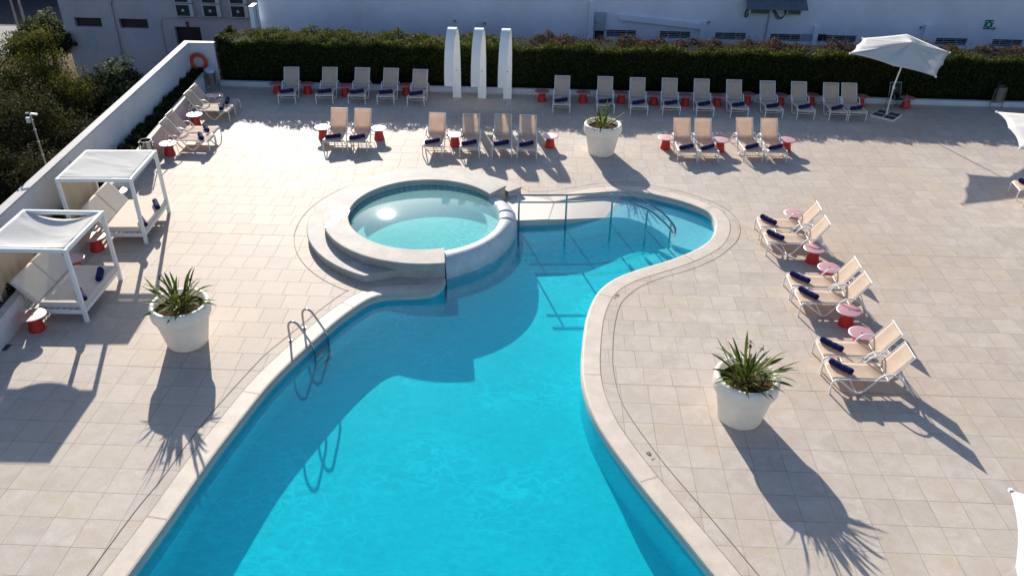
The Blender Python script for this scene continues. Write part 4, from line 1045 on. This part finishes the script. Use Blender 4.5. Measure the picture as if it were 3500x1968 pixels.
b.add([(X0+20, 0, 0), (X0+20, 0, 6.2), (X0+20, 12, 6.2), (X0+20, 12, 0)], [(0, 1, 2, 3)]); b.add([(X0+20, 0, 6.2), (X1+20, 0, 6.2), (X1+20, 12, 6.2), (X0+20, 12, 6.2)], [(0, 1, 2, 3)])
b.build('wall', 'bwall2', rb)
for xa, xb, za, zb, k in holes:
    m_ = .22; b = MB()
    q = [(xa+20, za+3.2), (xb+20, za+3.2), (xb+20, zb+3.2), (xa+20, zb+3.2)]
    b.add([(x_, 0, z_) for x_, z_ in q]+[(x_, m_, z_) for x_, z_ in q], [(0, 1, 5, 4), (1, 2, 6, 5), (2, 3, 7, 6), (3, 0, 4, 7)]); f_ = b.build(k, 'bwall2', rb)
    b = MB(); b.add([(x_, m_-.003, z_) for x_, z_ in q], [(0, 1, 2, 3)]); b.build('pane' if k == 'window' else 'door_leaf', 'dark', f_)
b = MB(); b.tube([(-2.2, -.06, 6.1), (-2.32, -.06, 0)], .055, 8); b.tube([(-2.21, -.06, 4.05), (-2.21, -.06, 3.9)], .10, 8); b.build('drain_pipe', 'bwall2', rb)
b = MB(); b.bar((1.0, -.08, 3.22), (5.6, -.08, 3.22), .16, .05); b.build('ledge', 'bwall2', rb)
b = MB(); b.box((1.56, -.02, 2.85), (.14, .05, .30)); b.build('vent', 'brown', rb)
b = MB(); b.tube(catmull([(2.0, -.04, 3.2), (.6, -.04, 3.15), (.2, -.04, 2.9), (.14, -.04, 1.2)], .1), .02, 5); b.build('conduit', 'metalgrey', rb)
b = MB(); b.box((.55, -.02, 1.0), (.55, .03, .65)); b.build('paint_patch', 'moss', rb)
b = MB(); b.box((-3.75, -.012, 1.9), (.5, .02, .95)); b.build('blocked_opening', 'metalgrey', rb)
for i, x_ in enumerate((-18.33, -16.93, -15.5)):
    for j, z_ in enumerate((.12, .80)):
        acunit(x_, 42.5, z_, .92, .64, .34, '%s air conditioner of the %s stack on the greyish building' % (('lower', 'upper')[j], ('left', 'middle', 'right')[i]), True, 'air conditioners on the greyish building')

# ------------------------------------------------------------------ lower street level outside the terrace
b = MB(); b.sheet([[(-140, -30), (140, -30), (140, 200), (-140, 200)]], -3.24); struct(b.build('ground', 'earth'))
b = MB(); b.sheet([[(-70, 46.5), (-25.2, 46.5), (-25.2, 120), (-70, 120)]], -3.225); struct(b.build('road', 'shaded_asphalt'))  # dark tone stands in for building shade over the street
b = MB(); b.add([(-70, 36, -3.2), (-25.1, 47.5, -3.2), (-25.1, 52.5, -3.2), (-70, 49.5, -3.2)], [(0, 1, 2, 3)]); struct(b.build('pavement', 'pave'))  # pale slanted strip: sunlight on the pavement put into colour and outline

def crown(n, blobs, c1, c2, sun_tip, size, root, name='crown', aspect=.4):
    Ps, Ns, Cs = [], [], []
    tot = sum(bl_[3]**2 for bl_ in blobs)
    for bx, by, bz, br in blobs:
        k = int(n*br*br/tot); u = rng.normal(size=(k, 3)); u /= np.linalg.norm(u, axis=1)[:, None]
        lum = 1+.22*np.sin(5*u[:, :1]+bx*3)+.2*np.sin(6*u[:, 1:2]+by*4)+.15*np.sin(9*u[:, 2:]+bz*5)
        P = u*lum*br*(rng.random((k, 1))**.35)*np.array([1, 1, .8])
        c = palette(k, c1, c2, .3); t = np.clip((u[:, 2:]-.15)*1.5, 0, 1)*rng.random((k, 1))**.7; c = c*(1-t)+np.array(sun_tip)*t  # upper leaves lightened, sunlit tops put into the colour
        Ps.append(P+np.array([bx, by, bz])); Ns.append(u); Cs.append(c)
    return leaves(name, 'hedge', np.concatenate(Ps), np.concatenate(Ns), size, np.concatenate(Cs), root, aspect, 1.0)
def tree(name, loc, blobs, n, c1, c2, sun_tip, size, label, cat, group, trunk_h):
    r = empty(name, (loc[0], loc[1], -3.22), 0, label, cat, group)
    bb = [(x_, y_, z_+3.22, r_) for x_, y_, z_, r_ in blobs]
    crown(n, bb, c1, c2, sun_tip, size, r)
    b = MB(); b.tube([(0, 0, 0), (.1, .05, trunk_h*.5), (.05, .1, trunk_h)], [.16, .12, .07], 8)
    for x_, y_, z_, r_ in bb[:5]: b.tube([(.06, .06, trunk_h*.55), (x_*.5, y_*.5, (trunk_h*.6+z_)/2), (x_, y_, z_)], [.07, .05, .02], 6)
    b.build('trunk', 'bark', r)
PG = ((.030, .034, .010), (.058, .058, .014), (.20, .19, .025))
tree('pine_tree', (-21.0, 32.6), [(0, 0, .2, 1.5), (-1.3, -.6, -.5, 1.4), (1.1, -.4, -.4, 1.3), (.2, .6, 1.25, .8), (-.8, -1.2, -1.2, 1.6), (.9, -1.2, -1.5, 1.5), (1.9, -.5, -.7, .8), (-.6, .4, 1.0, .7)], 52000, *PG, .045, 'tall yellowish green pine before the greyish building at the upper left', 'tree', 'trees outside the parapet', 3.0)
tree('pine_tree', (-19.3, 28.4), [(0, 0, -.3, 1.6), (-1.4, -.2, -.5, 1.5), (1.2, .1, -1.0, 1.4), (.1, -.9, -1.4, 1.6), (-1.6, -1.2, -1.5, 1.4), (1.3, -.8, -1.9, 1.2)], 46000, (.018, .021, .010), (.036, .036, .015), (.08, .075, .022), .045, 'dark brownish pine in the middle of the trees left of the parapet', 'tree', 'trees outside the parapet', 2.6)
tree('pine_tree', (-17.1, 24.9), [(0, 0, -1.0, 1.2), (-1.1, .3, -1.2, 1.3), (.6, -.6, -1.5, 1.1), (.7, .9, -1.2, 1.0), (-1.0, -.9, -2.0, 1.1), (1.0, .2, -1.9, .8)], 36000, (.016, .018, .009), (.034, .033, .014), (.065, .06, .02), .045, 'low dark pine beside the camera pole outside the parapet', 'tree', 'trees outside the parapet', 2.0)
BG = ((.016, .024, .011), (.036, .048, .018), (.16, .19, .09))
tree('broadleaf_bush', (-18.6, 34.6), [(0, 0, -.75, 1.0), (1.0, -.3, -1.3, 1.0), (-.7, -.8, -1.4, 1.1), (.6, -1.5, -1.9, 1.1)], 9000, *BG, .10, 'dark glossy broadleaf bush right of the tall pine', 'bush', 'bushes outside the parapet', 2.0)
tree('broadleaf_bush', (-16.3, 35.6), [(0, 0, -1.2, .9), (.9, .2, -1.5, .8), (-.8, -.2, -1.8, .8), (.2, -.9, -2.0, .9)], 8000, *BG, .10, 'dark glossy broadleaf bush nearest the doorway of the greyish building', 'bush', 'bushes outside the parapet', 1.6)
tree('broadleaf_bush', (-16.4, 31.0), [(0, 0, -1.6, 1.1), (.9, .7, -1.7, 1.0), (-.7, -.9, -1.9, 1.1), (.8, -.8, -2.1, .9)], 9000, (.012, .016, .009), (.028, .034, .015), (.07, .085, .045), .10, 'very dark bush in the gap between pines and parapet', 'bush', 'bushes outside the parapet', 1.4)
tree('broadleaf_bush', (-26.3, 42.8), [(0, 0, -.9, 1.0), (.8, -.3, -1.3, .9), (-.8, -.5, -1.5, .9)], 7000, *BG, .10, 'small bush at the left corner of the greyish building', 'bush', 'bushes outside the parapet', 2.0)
def lamp(loc, h_, label):
    r = empty('street_lamp', loc, 0, label, 'street lamp', 'street lamps at the upper left')
    b = MB(); b.tube([(0, 0, 0), (0, 0, h_)], [.09, .05], 8); b.build('pole', 'dsteel', r)
    b = MB(); b.tube([(0, 0, h_), (.3, -.6, h_+.2)], .04, 6); b.box((.42, -.85, h_+.2), (.22, .5, .1)); b.build('lamp_head', 'dsteel', r)
lamp((-32.2, 50.6, -3.22), 7.5, 'taller street lamp post beside the lit pavement at the upper left')
lamp((-32.9, 50.9, -3.22), 3.0, 'shorter post beside the lit pavement at the upper left')
vn = empty('parked_van', (-40.5, 54.5, -3.2), 15, 'pale van parked in shade at the top left corner', 'van')
b = MB()
for s_ in (0,):
    prf = [(-2.3, .35), (2.3, .35), (2.35, .9), (1.6, 1.15), (1.0, 1.95), (-2.25, 2.0), (-2.3, .9)]
    b.add([(x_, -.95, z_) for x_, z_ in prf]+[(x_, .95, z_) for x_, z_ in prf], [tuple(range(7)), tuple(range(7, 14))[::-1]]+[((i+1) % 7, i, 7+i, 7+(i+1) % 7) for i in range(7)])
b.build('body', 'carpaint', vn, bevel=.08)
for x_ in (-1.5, -.2, 1.05):
    b = MB(); b.box((x_*.95, -.962, 1.5), (.9 if x_ < 1 else .5, .02, .5)); b.build('window', 'glass', vn)
b = MB(); b.add([(1.56, -.8, 1.2), (1.56, .8, 1.2), (1.06, .75, 1.88), (1.06, -.75, 1.88)], [(0, 1, 2, 3)]); o = b.build('windscreen', 'glass', vn, (.03, 0, .02))
for x_ in (-1.45, 1.45):
    for y_ in (-.9, .9):
        b = MB(); b.tube([(x_, y_-.1, .33), (x_, y_+.1, .33)], .33, 20); w_ = b.build('wheel', 'black', vn)
b = MB(); b.box((0, 0, 2.0), (22, .4, 4.0)); o = b.build('garden_wall', 'core', None, (-45, 62, -3.2)); tag(o, 'dark wall behind the street at the top left', 'wall')
